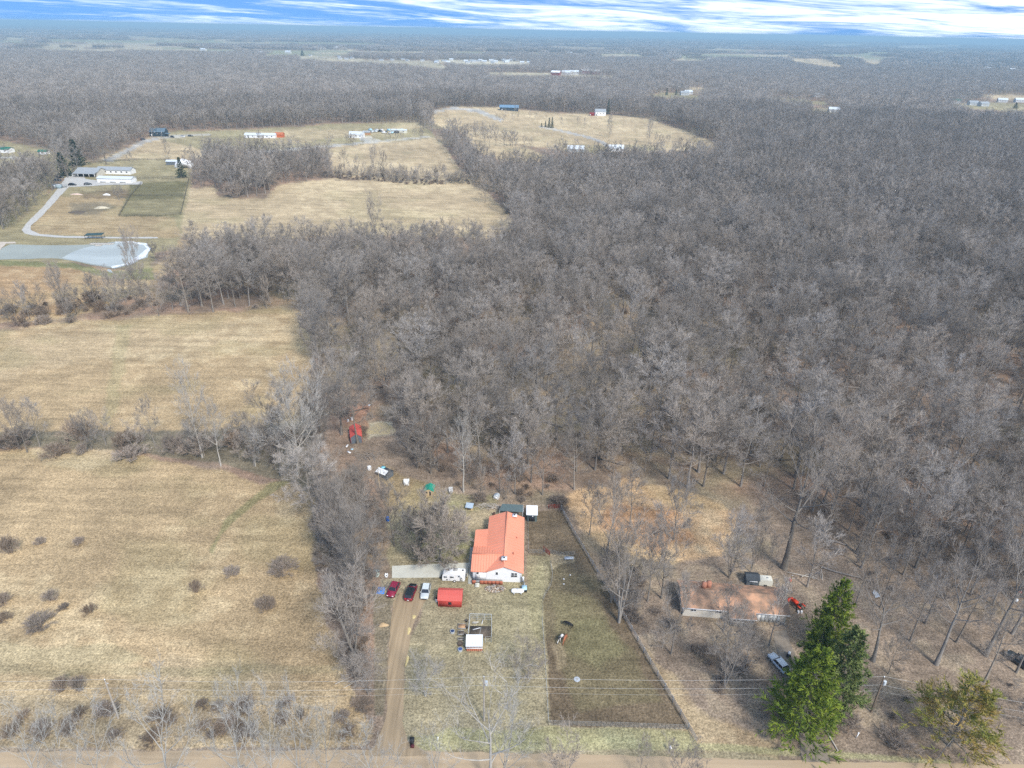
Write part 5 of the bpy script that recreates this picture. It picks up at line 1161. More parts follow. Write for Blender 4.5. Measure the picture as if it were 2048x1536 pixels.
for i, (u, v, w_, d_, m_, lb) in enumerate(((922, 1267, 1.0, .8, M_soil, 'raised planting bed with dark soil left of the plot'), (922, 1279, 1.0, .35, M_soil, 'narrow wooden trough bed below the raised bed'), (924, 1254, 1.4, 1.0, mat('orange_soil', (0.46, 0.28, 0.15), 0.95, 0.2, 2), 'bed of orange-brown straw and soil left of the plot'))):
    t = thing('raised_bed', lb, 'garden bed', foot(u, v), R(2)); bx('soil', t, m_, -w_/2, w_/2, -d_/2, d_/2, 0, .25)
    for q_ in ((-w_/2-.06, w_/2+.06, -d_/2-.06, -d_/2), (-w_/2-.06, w_/2+.06, d_/2, d_/2+.06), (-w_/2-.06, -w_/2, -d_/2, d_/2), (w_/2, w_/2+.06, -d_/2, d_/2)): bx('board', t, M_grey, *q_, 0, .3)
for i, (u, v) in enumerate(((933, 1243), (934, 1256), (931, 1270))):
    t = thing('flower_pot', ['dark pot at the top left corner of the wire plot', 'dark pot halfway along the left side of the wire plot', 'dark pot beside the raised bed and the greenhouse corner'][i], 'pot', foot(u, v)); cyl('pot', t, M_dark, 0, 0, 0, .4, .2, .28); cyl('soil', t, M_soil, 0, 0, .36, .41, .24)
# ------------------------------------------------ fences of the paddock
def wire_fence(label, pts, H_, spacing, m, name='wire_fence', r=.04, nw=4, cat='fence'):
    w = [P(*p) for p in pts]; t = thing(name, label, cat, w[0]); L0 = [(p.x-w[0].x, p.y-w[0].y) for p in w]
    pm = MB(); pm.tube([(0, 0, 0), (0, 0, H_)], [r, r], 5); pm = pm.mesh('post', m); ws = MB(); n_tot = 0
    for (xa, ya), (xb, yb) in zip(L0[:-1], L0[1:]):
        L_ = math.hypot(xb-xa, yb-ya); n_ = max(1, round(L_/spacing))
        for i in range(n_):
            o = link('post', pm, t); o.location = (xa+(xb-xa)*i/n_, ya+(yb-ya)*i/n_, 0); o.rotation_euler = (random.uniform(-.03, .03), random.uniform(-.03, .03), 0)
        for zz in np.linspace(.2, H_-.05, nw): ws.tube([(xa, ya, zz), (xb, yb, zz)], [.012, .012], 3)
    part('wire', ws, M_wire, t); return t
def rail_fence(label, pts, H_, spacing, rails, m, name='board_fence', rw=.14, single=True, pw=.13):
    w = [P(*p) for p in pts]; t = thing(name, label, 'fence', w[0])
    pm = MB(); pm.box(-pw/2, pw/2, -pw/2, pw/2, 0, H_+.1); pm = pm.mesh('post', m); rm = MB(); rm.box(0, 1, -.02, .02, -rw/2, rw/2); rm = rm.mesh('rail', m)
    for a, b2 in zip(w[:-1], w[1:]):
        d = (b2-a); d.z = 0; L_ = d.length; n_ = max(1, round(L_/spacing)); ang = math.atan2(d.y, d.x)
        for i in range(n_):
            p = a+d*(i/n_)-w[0]
            o = link('post', pm, t); o.location = (p.x, p.y, 0); o.rotation_euler = (random.uniform(-.03, .03), random.uniform(-.03, .03), ang)
            for zz in rails:
                o = link('rail', rm, t); o.location = (p.x, p.y, zz+random.uniform(-.03, .03)); o.scale = (L_/n_*1.0, 1, 1); o.rotation_euler = (random.uniform(-.1, .1), random.uniform(-.015, .015), ang+random.uniform(-.008, .008))
    return t
random.seed(21)
rail_fence('long weathered three-rail board fence along the right side of the paddock', [(1122, 1020), (1150, 1072), (1195, 1148), (1240, 1222), (1300, 1328), (1345, 1404), (1393, 1486)], 1.3, 2.4, (.35, .8, 1.2), M_grey)
M_post = mat('dark_fence_post', (0.13, 0.12, 0.10), 0.9, 0.2, 3)
wire_fence('thin wire fence curving between lawn and paddock', [(1056, 1040), (1057, 1106), (1090, 1108)], 1.1, 2.0, M_post)
wire_fence('curving wire fence on the lawn side of the brown paddock', [(1101, 1130), (1105, 1148), (1103, 1170), (1086, 1200), (1084, 1240), (1090, 1320), (1097, 1450)], 1.2, 2.2, M_post)
wire_fence('dark close-posted fence along the bottom of the paddock', [(1097, 1450), (1240, 1454), (1376, 1459)], 1.15, 0.75, M_post, r=.035)
wire_fence('fence crossing the upper paddock from gate to trough', [(1088, 1104), (1122, 1112), (1150, 1110)], 1.1, 2.2, M_post)
wire_fence('faint wire fence from the grey shed down past the dark-trunked tree', [(766, 950), (790, 985), (812, 1040), (865, 1042)], 1.2, 3.0, M_post)
wire_fence('grey fence line between the chicken run and the yard', [(873, 1008), (871, 1030), (867, 1040)], 1.1, 0.7, M_grey, r=.06)
wire_fence('old wire fence between the left field and the road brush', [(420, 1412), (560, 1410), (640, 1422), (700, 1445)], 1.0, 3.0, M_post)
for lb, u, v, rz, L_ in (('red tube gate at the top of the paddock', 1108, 1018, R(5), 2.6), ('red tube gate by the lawn corner of the paddock', 1093, 1107, R(-52), 2.0)):
    t = thing('red_gate', lb, 'gate', foot(u, v), rz); M_rg = mat('red_gate_paint', (0.30, 0.045, 0.03), 0.6, 0.1, 2)
    for z_ in (.3, .55, .8, 1.05, 1.3): bx('bar', t, M_rg, -L_/2, L_/2, -.03, .03, z_-.03, z_+.03)
    for x_ in (-L_/2, 0, L_/2): bx('upright', t, M_rg, x_-.04, x_+.04, -.035, .035, .1, 1.4)
t = thing('feed_trough', 'white feeding trough at the crossing of the paddock fences', 'trough', foot(1138, 1119), R(2))
bx('basin', t, M_white, -.95, .95, -.3, .3, .25, .6); bx('inside', t, M_metal, -.85, .85, -.2, .2, .6, .62)
for x_ in (-.8, .8): bx('leg', t, M_white, x_-.05, x_+.05, -.25, .25, 0, .25)
for i, (u, v) in enumerate(((1140.5, 1151), (1127.5, 1159), (1127.5, 1169))):
    t = MB(); rs = np.random.RandomState(i); d = unit(rs.normal(size=(10, 3))); t.tube([(-.16, 0, .06), (-.1, 0, .12), (.08, 0, .14), (.17, 0, .05)], [.03, .13, .13, .03], 7)
    o = tag(part('salt_block', t, M_white, None), ['white lump in the paddock nearest the fence crossing', 'second white lump in the upper paddock', 'lowest of three white lumps in the upper paddock'][i], 'block'); o.location = foot(u, v)
# ------------------------------------------------ animals
def skinned(name, m, parent, verts, edges, radii, sub=2):
    me = bpy.data.meshes.new(name); me.from_pydata(verts, edges, []); o = link(name, me, parent)
    sk = o.modifiers.new('skin', 'SKIN'); 
    for i, r_ in enumerate(radii): me.skin_vertices[0].data[i].radius = (r_, r_) if not isinstance(r_, tuple) else r_
    me.skin_vertices[0].data[0].use_root = True
    ss_ = o.modifiers.new('sub', 'SUBSURF'); ss_.levels = sub; ss_.render_levels = sub
    sk.use_smooth_shade = True; me.materials.append(m); return o
def horse(label, u, v, rz, m, mm, s=1.0, graze=True, xyz=None):
    t = thing('horse', label, 'horse', xyz or foot(u, v), rz); t.scale = (s, s, s)
    V = [(0, 0, 1.08), (.38, 0, 1.10), (.62, 0, 1.16), (-.38, 0, 1.10), (-.66, 0, 1.14)]; Rd = [.27, .26, .22, .26, .22]; E = [(0, 1), (1, 2), (0, 3), (3, 4)]
    def ch(a, pts, rs_):
        for p, r_ in zip(pts, rs_): V.append(p); Rd.append(r_); E.append((a, len(V)-1)); a = len(V)-1
        return a
    if graze: ch(2, [(.92, .03, 1.10), (1.2, .06, .78), (1.36, .08, .48), (1.42, .08, .26), (1.50, .08, .10)], [.15, .115, .10, .085, .05])
    else: ch(2, [(.85, 0, 1.35), (1.05, 0, 1.62), (1.2, 0, 1.66), (1.42, 0, 1.50), (1.52, 0, 1.42)], [.15, .11, .10, .08, .055])
    for sy, dx in ((-1, .05), (1, -.08)):
        ch(1 if 0 else 2, [(.60+dx, sy*.17, .84), (.62+dx, sy*.17, .50), (.58+dx, sy*.17, .12), (.63+dx, sy*.17, .03)], [.10, .06, .042, .055])
    for sy, dx in ((-1, -.06), (1, .10)):
        ch(4, [(-.60+dx, sy*.17, .82), (-.80+dx, sy*.17, .50), (-.70+dx, sy*.17, .12), (-.64+dx, sy*.17, .03)], [.14, .062, .042, .055])
    skinned('body', m, t, V, E, Rd)
    w_ = MB(); w_.tube([(-.84, 0, 1.2), (-1.0, 0, 1.0), (-1.02, 0, .5)], [.05, .09, .03], 6); part('tail', w_, mm, t, True)
    w_ = MB()
    if graze: w_.tube([(.6, 0, 1.36), (.95, .03, 1.24), (1.22, .06, .93), (1.36, .08, .62)], [.05, .07, .06, .03], 5)
    else: w_.tube([(.6, 0, 1.36), (.85, 0, 1.5), (1.05, 0, 1.76)], [.05, .07, .04], 5)
    part('mane', w_, mm, t, True)
    for sy in (-1, 1):
        e_ = MB(); x_, z_ = (1.34, .62) if graze else (1.12, 1.74); e_.tube([(x_, sy*.06+(.08 if graze else 0), z_), (x_-.02, sy*.09+(.08 if graze else 0), z_+.13)], [.03, .005], 4); part('ear', e_, m, t)
    return t
M_hb = mat('black_coat', (0.018, 0.018, 0.02), 0.5, 0.2, 3); M_pinto = mat('pinto_coat', (0.80, 0.79, 0.76), 0.6, 0.05, 2.1, col2=(0.02, 0.018, 0.018)); M_chest = mat('chestnut_coat', (0.36, 0.13, 0.06), 0.6, 0.15, 2)
horse('black horse grazing in the paddock above the pinto', 1137, 1254, R(150), M_hb, M_hb, 0.92)
horse('black and white pinto horse grazing in the paddock', 1122, 1280, R(232), M_pinto, M_hb, 0.92)
horse('chestnut horse standing close behind the pinto', 1130, 1281, R(245), M_chest, M_chest, 0.88)
def hen(label, u, v, m, rz):
    t = thing('chicken', label, 'chicken', foot(u, v), rz)
    skinned('body', m, t, [(0, 0, .24), (.12, 0, .28), (.19, 0, .40), (-.12, 0, .30), (-.24, 0, .38), (.02, .05, .1), (.02, -.05, .1)], [(0, 1), (1, 2), (0, 3), (3, 4), (0, 5), (0, 6)], [.12, .10, .045, .09, .05, .02, .02], 1)
hen('white hen on the grass right of the blue-roofed hutch', 1035/1.0-123, 1037, M_white, 1.0)

# ------------------------------------------------ coops and sheds behind the house
def small_shed(name, label, u, v, rz, w_, d_, h_, wm, rm, roof='gable', rh=.6, cat='shed', ov=.15, openf=False, win=True, axis='y', ribs=0):
    t = thing(name, label, cat, P(u, v), rz)
    if roof == 'gable':
        mb = MB(); gable_walls(mb, -w_/2, w_/2, 0, d_, h_, h_+rh, axis); part('wall', mb, wm, t)
        roof2('roof', t, rm, -w_/2, w_/2, 0, d_, h_, h_+rh, axis, .06, ov, ribs)
    else:
        mb = MB(); V = [(-w_/2, 0, 0), (w_/2, 0, 0), (w_/2, d_, 0), (-w_/2, d_, 0), (-w_/2, 0, h_), (w_/2, 0, h_), (w_/2, d_, h_+rh), (-w_/2, d_, h_+rh)]
        mb.add(V, [(0, 1, 5, 4), (1, 2, 6, 5), (2, 3, 7, 6), (3, 0, 4, 7)]); part('wall', mb, wm, t)
        mb = MB(); s_ = rh/d_; slab(mb, [(-w_/2-ov, -ov, h_-s_*ov+.06), (w_/2+ov, -ov, h_-s_*ov+.06), (w_/2+ov, d_+ov, h_+rh+s_*ov+.06), (-w_/2-ov, d_+ov, h_+rh+s_*ov+.06)], .05); part('roof', mb, rm, t)
    if openf: bx('opening', t, M_glass, -w_*.3, w_*.3, -.03, .0, .1, h_*.85)
    elif win: bx('door', t, wm, -.35, .35, -.04, .0, .05, min(1.8, h_*.85))
    return t
M_tgreen = mat('green_metal_roof', (0.03, 0.30, 0.20), 0.45, 0.08, 1); M_plywood = mat('bare_plywood', (0.55, 0.42, 0.25), 0.85, 0.12, 1.5)
M_dgrey = mat('dark_grey_siding', (0.13, 0.15, 0.17), 0.8, 0.1, 1.5); M_shingle = mat('charcoal_shingles', (0.06, 0.07, 0.08), 0.85, 0.15, 2)
t = small_shed('horse_shelter', 'small stable with bright white roof and dark green sides behind the house', 1063.5, 1043, R(-1), 2.3, 2.6, 1.9, M_dkgreen, M_white, 'lean', .5, 'shelter', .15, True)
t = thing('shade_canopy', 'dark grey-green flat shade cloth on posts at the far end of the house', 'canopy', foot(1026, 1036), R(-1))
w_ = MB(); slab(w_, [(-3.2, 0, 1.95), (2.3, -.2, 1.9), (2.2, 2.4, 2.05), (-2.6, 2.5, 2.1)], .04); part('cloth', w_, M_dkgreen, t)
for x_, y_ in ((-3.1, .1), (2.2, -.1), (2.1, 2.3), (-2.5, 2.4)): cyl('post', t, M_white, x_, y_, 0, 2.0, .05, k=6)
bx('edge_bar', t, M_white, 2.25, 2.33, -.2, 2.4, 1.9, 2.0)
t = small_shed('red_barn', 'small red-roofed barn with a dark grey front in the trees at the left', 713.5, 886.5, R(15), 2.9, 5.6, 2.0, M_dgrey, M_red, 'gable', 1.0, 'barn', .15, ribs=.5)
bx('trim', t, M_red, -1.5, -1.42, -.06, 0, 0, 2.0); bx('trim', t, M_red, 1.42, 1.5, -.06, 0, 0, 2.0)
t = small_shed('grey_shed', 'dark grey shed with a crooked white sheet roof on the yard slope', 765, 956, R(-34), 3.0, 2.4, 1.4, M_dgrey, M_shingle, 'gable', .6, 'shed', .15, axis='x')
w_ = MB(); slab(w_, [(-1.9, -.45, 1.45), (1.3, -.4, 1.5), (1.3, .9, 2.12), (-1.9, .8, 2.08)], .05); part('roof_sheet', w_, M_white, t, label='white metal sheet laid over the roof')
bx('tarp', t, mat('cyan_tarp', (0.25, 0.60, 0.68), 0.6, 0.1, 1), -1.5, -.5, 1.0, 1.9, 2.0, 2.12)
t = thing('chicken_coop', 'wooden coop with a bright green metal roof and a small pen', 'coop', foot(858, 991.5), R(-3))
w_ = MB(); gable_walls(w_, -1.05, 1.05, 0, 2.4, 1.4, 1.95, 'y'); part('wall', w_, M_plywood, t); roof2('roof', t, M_tgreen, -1.05, 1.05, 0, 2.4, 1.4, 1.95, 'y', .06, .15, .5)
window(t, -.5, -.02, .95, .35, .5, fm=M_plywood); bx('door_opening', t, M_glass, .1, .5, -.03, 0, .1, 1.3); bx('post', t, M_plywood, -1.08, -.98, -.1, 0, 0, 1.4); bx('post', t, M_plywood, .98, 1.08, -.1, 0, 0, 1.4)
wire_fence('curved board-edged chicken pen in front of the green-roofed coop', [(853, 993), (851, 1002), (862, 1008), (873, 1010), (886, 1008), (893, 1003), (893, 992)], .7, .9, M_plywood, 'pen_fence', .04, 3)
M_ply2 = M_plywood
w0 = [P(853, 993), P(851, 1003), P(862, 1008), P(873, 1010), P(886, 1008), P(893, 1003)]
t = thing('pen_edging', 'pale timber edging round the curved chicken pen', 'edging', w0[0])
for a, b2 in zip(w0[:-1], w0[1:]):
    w_ = MB(); w_.tube([a-w0[0]+Vector((0, 0, .08)), b2-w0[0]+Vector((0, 0, .08))], [.07, .07], 4); part('timber', w_, M_plywood, t)
small_shed('storage_box', 'plain white box hut left of the green-roofed coop', 813, 971, R(6), 1.2, 1.0, .9, M_white, M_white, 'lean', .25, 'hut', .08)
small_shed('rabbit_hutch', 'grey and white narrow hutch right of the green-roofed coop', 902, 988, R(8), .8, 1.3, .7, M_grey, mat('worn_white_sheet', (0.66, 0.66, 0.63), 0.7, 0.2, 3, col2=(0.3, 0.29, 0.28)), 'lean', .35, 'hutch', .08)
small_shed('rabbit_hutch', 'white angular hutch beside the brush pile', 991.5, 998.5, R(-22), 1.1, 1.1, .8, M_white, mat('pale_grey_sheet', (0.62, 0.66, 0.67), 0.6, 0.15, 2), 'gable', .3, 'hutch', .08)
small_shed('chicken_coop', 'low wooden coop with a tilted blue-grey roof near the house', 938, 1020, R(-10), 1.5, 1.1, .7, M_plywood, mat('blue_grey_sheet', (0.40, 0.48, 0.55), 0.5, 0.1, 1), 'lean', .35, 'coop', .15, True)
# hay and scrap
def heap(name, label, u, v, rx, ry, h_, m, cat, seed=1, n=16):
    rs = np.random.RandomState(seed); V = []; F = []; k = 20; rings = 6
    for i in range(rings):
        f_ = i/(rings-1)
        for j in range(k):
            a = 2*PI*j/k; q_ = (1-f_)*(1+.18*math.sin(3*a+seed)+rs.uniform(-.08, .08)); V.append((rx*q_*math.cos(a), ry*q_*math.sin(a), h_*math.sin(f_*PI/2)*(1+rs.uniform(-.12, .12))-.02))
    for i in range(rings-1):
        for j in range(k): F.append((i*k+j, i*k+(j+1) % k, (i+1)*k+(j+1) % k, (i+1)*k+j))
    mb = MB(); mb.add(V, F); o = tag(part(name, mb, m, None, True), label, cat); o.location = P(u, v); return o
M_hay = mat('pale_hay', (0.62, 0.50, 0.28), 0.95, 0.3, 1.8, col2=(0.36, 0.29, 0.2), bump=.6)
heap('hay_pile', 'broad flat pile of pale hay right of the small red barn', 762, 858, 4.2, 3.4, .4, M_hay, 'hay', 3)
heap('sand_pile', 'small heap of pale sand on the yard track above the house', 884, 1042, 1.3, .5, .35, mat('pale_sand', (0.66, 0.54, 0.36), 0.95, 0.1, 2, bump=.2), 'sand', 5)
for i, (u, v, rx, ry) in enumerate(((874, 0, 0, 0),)): pass
for lb, u, v, rx, ry in (('pale yellow straw strip at the upper driveway bend', 828, 1234, .55, .8), ('pale yellow straw strip halfway down the right driveway edge', 818, 1262, .45, 1.5), ('thin straw strip at the right driveway edge lower down', 814, 1320, .3, 1.4)):
    heap('straw_strip', lb, u, v, rx, ry, .12, mat('yellow_straw', (0.62, 0.49, 0.23), 0.95, 0.15, 2, bump=.3), 'straw', 7)
heap('dirt_mound', 'low orange-tan mound in the brush left of the driveway', 766, 1250, 1.0, .6, .5, mat('tan_earth', (0.46, 0.33, 0.19), 0.95, 0.2, 2), 'mound', 8)
def sticks(name, label, u, v, rx, ry, n, m, cat, L_=1.6, seed=1, r=.05, h_=.7):
    t = thing(name, label, cat, P(u, v)); rs = random.Random(seed)
    me = MB(); me.tube([(-.5, 0, 0), (.05, .03, .03), (.5, 0, 0)], [r/L_, r/L_*.9, r/L_*.4], 5); me = me.mesh('branch', m)
    for i in range(n):
        a = rs.uniform(0, 6.28); q_ = math.sqrt(rs.random()); o = link('branch', me, t); o.location = (q_*rx*math.cos(a), q_*ry*math.sin(a), .1+rs.uniform(0, h_)*(1-q_))
        s_ = L_*rs.uniform(.5, 1.3); o.scale = (s_,)*3; o.rotation_euler = (rs.uniform(0, 3), rs.uniform(-.35, .35), rs.uniform(0, 3.14))
    return t
M_stick = mat('bleached_branch', (0.52, 0.47, 0.40), 0.9, 0.2, 2); M_log = mat('fallen_log_bark', (0.30, 0.26, 0.22), 0.95, 0.2, 2)
sticks('brush_pile', 'pile of pale cut branches between house and white hutch', 977, 1013, 2.8, 1.1, 60, M_stick, 'branches', 1.8, 2)
sticks('brush_pile', 'tangle of fallen grey branches in the wood behind the mossy trees', 905, 855, 6, 4, 70, M_log, 'branches', 5, 4, .1, 1.2)
sticks('brush_pile', 'grey stick pile below the small red barn', 745, 912, 3, 2, 30, M_log, 'branches', 2.6, 6, .06, .6)
sticks('brush_pile', 'pale fallen branches near the lower end of the driveway tree row', 713, 1358, 2.6, 1.6, 14, M_stick, 'branches', 3.2, 8, .06, .4)
sticks('lumber_stack', 'long pale boards lying behind the huge oak', 1620, 1152, 3.2, .6, 7, M_stick, 'boards', 5, 9, .12, .1)
random.seed(31)
M_dlog = mat('dark_fallen_log', (0.10, 0.085, 0.07), 0.95, 0.2, 2)
for i in range(46):
    u = random.uniform(660, 2040); v = random.uniform(640, 1180)
    if v > 940 and u < 1640: continue
    p = P(u, v); l_ = random.uniform(4, 11); w_ = MB(); r_ = random.uniform(.12, .28)
    w_.tube([(-l_/2, 0, r_), (-l_/6, random.uniform(-.3, .3), r_*1.1), (l_/3, random.uniform(-.3, .3), r_*1.2), (l_/2, 0, r_)], [r_, r_*.9, r_*.7, r_*.3], 6)
    o = tag(part('fallen_log', w_, M_dlog if i % 3 else M_log, None), 'fallen tree trunk lying on the leaf litter of the wood', 'log', 'fallen trunks on the woodland floor'); o.location = p; o.rotation_euler.z = random.uniform(-.6, .6)
def drum(name, label, u, v, m, r=.3, h_=.85, cat='drum', z=0, tilt=None):
    t = thing(name, label, cat, P(u, v)); cyl('body', t, m, 0, 0, 0, h_, r, k=16); cyl('hoop', t, m, 0, 0, h_*.48, h_*.54, r*1.06, k=16)
    if tilt: t.rotation_euler = (0, R(90), tilt); t.location.z += r
    return t
M_blue = mat('blue_plastic', (0.03, 0.16, 0.55), 0.5, 0.1, 1)
drum('blue_drum', 'blue plastic drum by the dark-trunked tree above the slab', 775.5, 1041, M_blue, .38, .9)
drum('white_barrel', 'left white barrel behind the small red barn', 696.5, 843, M_white, .28, .6); drum('white_barrel', 'right white barrel behind the small red barn', 704, 840, M_white, .32, .9)
drum('satellite_tank', 'white round tank left of the grey shed', 739, 939, M_white, .5, .9)
drum('rusty_drum', 'dark drum lying left of the far roof corner', 988, 1031, mat('rusty_steel', (0.12, 0.08, 0.06), 0.8, 0.2, 3), .3, .8)
t = thing('nest_box', 'white box on a pole near the small red barn', 'nest box', foot(742, 834)); cyl('pole', t, M_plywood, 0, 0, 0, 3.6, .07, k=6); bx('box', t, M_white, -.45, .15, -.25, .25, 3.6, 4.1)
for i, (u, v, L_, rz, lb, m_) in enumerate(((698, 905, 1.2, -40, 'white trough lying below the small red barn', M_white), (694, 893, .9, 80, 'white plank leaning left of the small red barn', M_white), (704, 899, .6, 10, 'pale crate below the small red barn', M_ltblue), (900, 984, .1, 0, 'x', M_white))):
    if i == 3: continue
    t = thing(['trough', 'plank', 'crate'][i], lb, ['trough', 'plank', 'crate'][i], foot(u, v), R(rz)); bx('side', t, m_, -L_/2, L_/2, -.2, .2, 0, .22); bx('end_cap', t, m_, L_/2, L_/2+.05, -.22, .22, 0, .3)
# beside the cars
t = thing('crumpled_tarp', 'crumpled bright blue tarp on the ground left of the maroon car', 'tarp', foot(762, 1182))
rs = np.random.RandomState(4); k = 14; gx, gy = np.meshgrid(np.linspace(-.75, .75, k), np.linspace(-.95, .95, k)); zz = .1+.5*fbm(gx*3+9, gy*3+4, 3, 3)*(1-np.maximum(abs(gx)/.9, abs(gy)/1.1)**2)
gx = gx+.12*(fbm(gx*4, gy*4, 8)-.5)*2; i_ = np.arange(k*k).reshape(k, k); w_ = MB(); w_.add(np.stack([gx, gy, zz], -1).reshape(-1, 3), np.stack([i_[:-1, :-1], i_[:-1, 1:], i_[1:, 1:], i_[1:, :-1]], -1).reshape(-1, 4)); part('sheet', w_, mat('blue_tarp', (0.05, 0.24, 0.68), 0.45, 0.25, 3, spec=.4), t)
M_pwhite = M_white
def toyboat(name, label, u, v, rz, m, L_=1.1):
    t = thing(name, label, 'trough', foot(u, v), rz); st = []
    for f_, w_, h_ in ((0, .6, .3), (.15, .95, .35), (.5, 1, .35), (.85, .8, .38), (1, .3, .4)): x_ = -L_/2+L_*f_; st.append(np.array([(x_, -.2*w_, 0), (x_, .2*w_, 0), (x_, .36*w_, h_), (x_, .26*w_, h_), (x_, .14*w_, .1), (x_, -.14*w_, .1), (x_, -.26*w_, h_), (x_, -.36*w_, h_)]))
    part('hull', skin(st, 8), m, t); bx('seat', t, M_dark, -.1, .1, -.1, .1, .12, .2); return t
toyboat('plastic_sled', 'pale green-white plastic sled left of the slab, nearer the trees', 755.5, 1151, R(85), mat('pale_mint_plastic', (0.66, 0.74, 0.66), 0.5, 0.05, 1), 1.2)
toyboat('plastic_sled', 'white plastic tub beside the left end of the slab', 773, 1152, R(100), M_white, 1.0)
heap('tarp_heap', 'dull blue-grey tarp heap above the plastic sled', 753, 1141, .7, .35, .3, mat('dull_blue_tarp', (0.22, 0.33, 0.37), 0.7, 0.2, 3), 'tarp', 12)
# roadside
t = thing('rubbish_bin', 'black wheeled rubbish bin standing at the driveway mouth', 'bin', foot(824.5, 1487))
w_ = MB(); V = [(-.26, -.28, .05), (.26, -.28, .05), (.26, .28, .05), (-.26, .28, .05), (-.33, -.36, 1.0), (.33, -.36, 1.0), (.33, .36, 1.0), (-.33, .36, 1.0)]; w_.add(V, [(0, 3, 2, 1), (0, 1, 5, 4), (1, 2, 6, 5), (2, 3, 7, 6), (3, 0, 4, 7), (4, 5, 6, 7)]); part('body', w_, M_dark, t)
bx('lid', t, M_dark, -.36, .36, -.4, .36, 1.0, 1.08)
for s_ in (-.25, .25): w_ = MB(); w_.tube([(s_-.04, .3, .12), (s_+.04, .3, .12)], [.12, .12], 10); part('wheel', w_, M_dark, t)
t = thing('red_brown_crate', 'dark red box in front of the black rubbish bin', 'crate', foot(825, 1494)); bx('box', t, mat('dark_red_plastic', (0.10, 0.02, 0.025), 0.6, 0.1, 2), -.28, .28, -.22, .22, 0, .4); bx('lid', t, mat('dark_red_plastic', (0.1, 0.02, 0.025)), -.3, .3, -.24, .24, .4, .45)
for lb, u, v, h_ in (('white stake at the lawn edge right of the rubbish bin', 876, 1482, .9), ('white marker post leaning by the right-hand driveway', 1713, 1476, 1.3)):
    t = thing('marker_post', lb, 'post', foot(u, v)); bx('post', t, M_white, -.07, .07, -.05, .05, 0, h_, rot=(0, R(8), 0)); bx('cap', t, M_white, -.09, .09, -.07, .07, h_, h_+.05)
t = thing('mailbox', 'small white mailbox on a dark post at the road below the pasture', 'mailbox', foot(1339, 1503)); bx('post', t, M_post, -.06, .06, -.06, .06, 0, 1.0); bx('box', t, M_white, -.14, .14, -.35, .15, 1.0, 1.28); bx('flag', t, M_red, .14, .17, -.2, -.05, 1.15, 1.35)
t = thing('culvert_log', 'bleached log along the edge of the right-hand driveway', 'log', foot(1664, 1482)); w_ = MB(); w_.tube([(-.8, 4, .15), (-.2, 1, .15), (.2, -1.8, .12)], [.14, .16, .1], 6); part('trunk', w_, M_stick, t)
t = thing('pipe_opening', 'grey round lid lying in the lower paddock', 'lid', foot(1154, 1359)); cyl('disc', t, M_metal, 0, 0, 0, .08, .55, k=20); cyl('centre', t, M_grey, 0, 0, .08, .12, .2, k=12)

# ------------------------------------------------ poles and wires
M_pole = mat('utility_pole_wood', (0.42, 0.38, 0.33), 0.9, 0.15, 2, stretch=(1, 1, .3)); M_pole2 = mat('dark_utility_pole', (0.20, 0.15, 0.11), 0.9, 0.15, 2, stretch=(1, 1, .3))
tops = []
for lb, u, v, vt, m_, tr in (('slightly leaning grey utility pole in the brush at lower left', 237, 1436, 1360, M_pole, 0), ('middle utility pole with one transformer behind the white-limbed tree', 968, 1441, 1354, M_pole, 1), ('brown utility pole with white transformer right of the pines', 1742, 1424, 1353, M_pole2, 1)):
    H_ = hpx(u, v, vt); t = thing('utility_pole', lb, 'utility pole', P(u, v)); p = t.location
    lean = R(-3) if u < 300 else 0
    w_ = MB(); w_.tube([(0, 0, 0), (-math.tan(-lean)*H_*-1 if 0 else 0, 0, H_)], [.17, .11], 9); o = part('pole', w_, m_, t)
    bx('insulator', t, M_white, -.06, .06, -.06, .06, H_, H_+.3); bx('bracket', t, M_metal, -.05, .4, -.04, .04, H_-.7, H_-.6)
    if tr: cyl('transformer', t, mat('transformer_grey', (0.62, 0.66, 0.68), 0.4, 0.05, 1), .36, -.1, H_-1.5, H_-.75, .25, k=12)
    tops.append(Vector((p.x, p.y, H_)))
d0 = tops[0]-tops[1]; tops = [tops[0]+Vector((d0.x, d0.y, 0))] + tops + [Vector((tops[2].x+55, tops[2].y-10, tops[2].z-.3))]
M_cable = mat('aluminium_cable', (0.62, 0.63, 0.62), 0.4, 0.02, 1)
for j, (dz, lb) in enumerate(((.25, 'topmost power line wire across the foreground'), (-1.7, 'second power line wire below the topmost one'), (-3.1, 'thin lowest cable under the power line wires'))):
    w_ = MB()
    for a, b2 in zip(tops[:-1], tops[1:]):
        pts_ = [a.lerp(b2, f_)+Vector((0, 0, dz-.9*4*f_*(1-f_))) for f_ in np.linspace(0, 1, 17)]; w_.tube(pts_, [.014 if j < 2 else .008]*17, 4)
    tag(part('power_line', w_, M_cable, None), lb, 'wire')
for lb, u, v, vt in (('thin wooden pole in front of the grey shed', 759, 975, 937), ('thin pole left of the farm lane at the dark barn', 256, 285, 264), ('leaning pale pole at the yard of the right-hand neighbour', 1575, 1189, 1150)):
    H_ = hpx(u, v, vt); t = thing('wooden_pole', lb, 'pole', P(u, v)); w_ = MB(); w_.tube([(0, 0, 0), (0, 0, H_)], [.09, .07], 6); part('pole', w_, M_plywood, t); bx('cap', t, M_metal, -.1, .1, -.1, .1, H_, H_+.06)

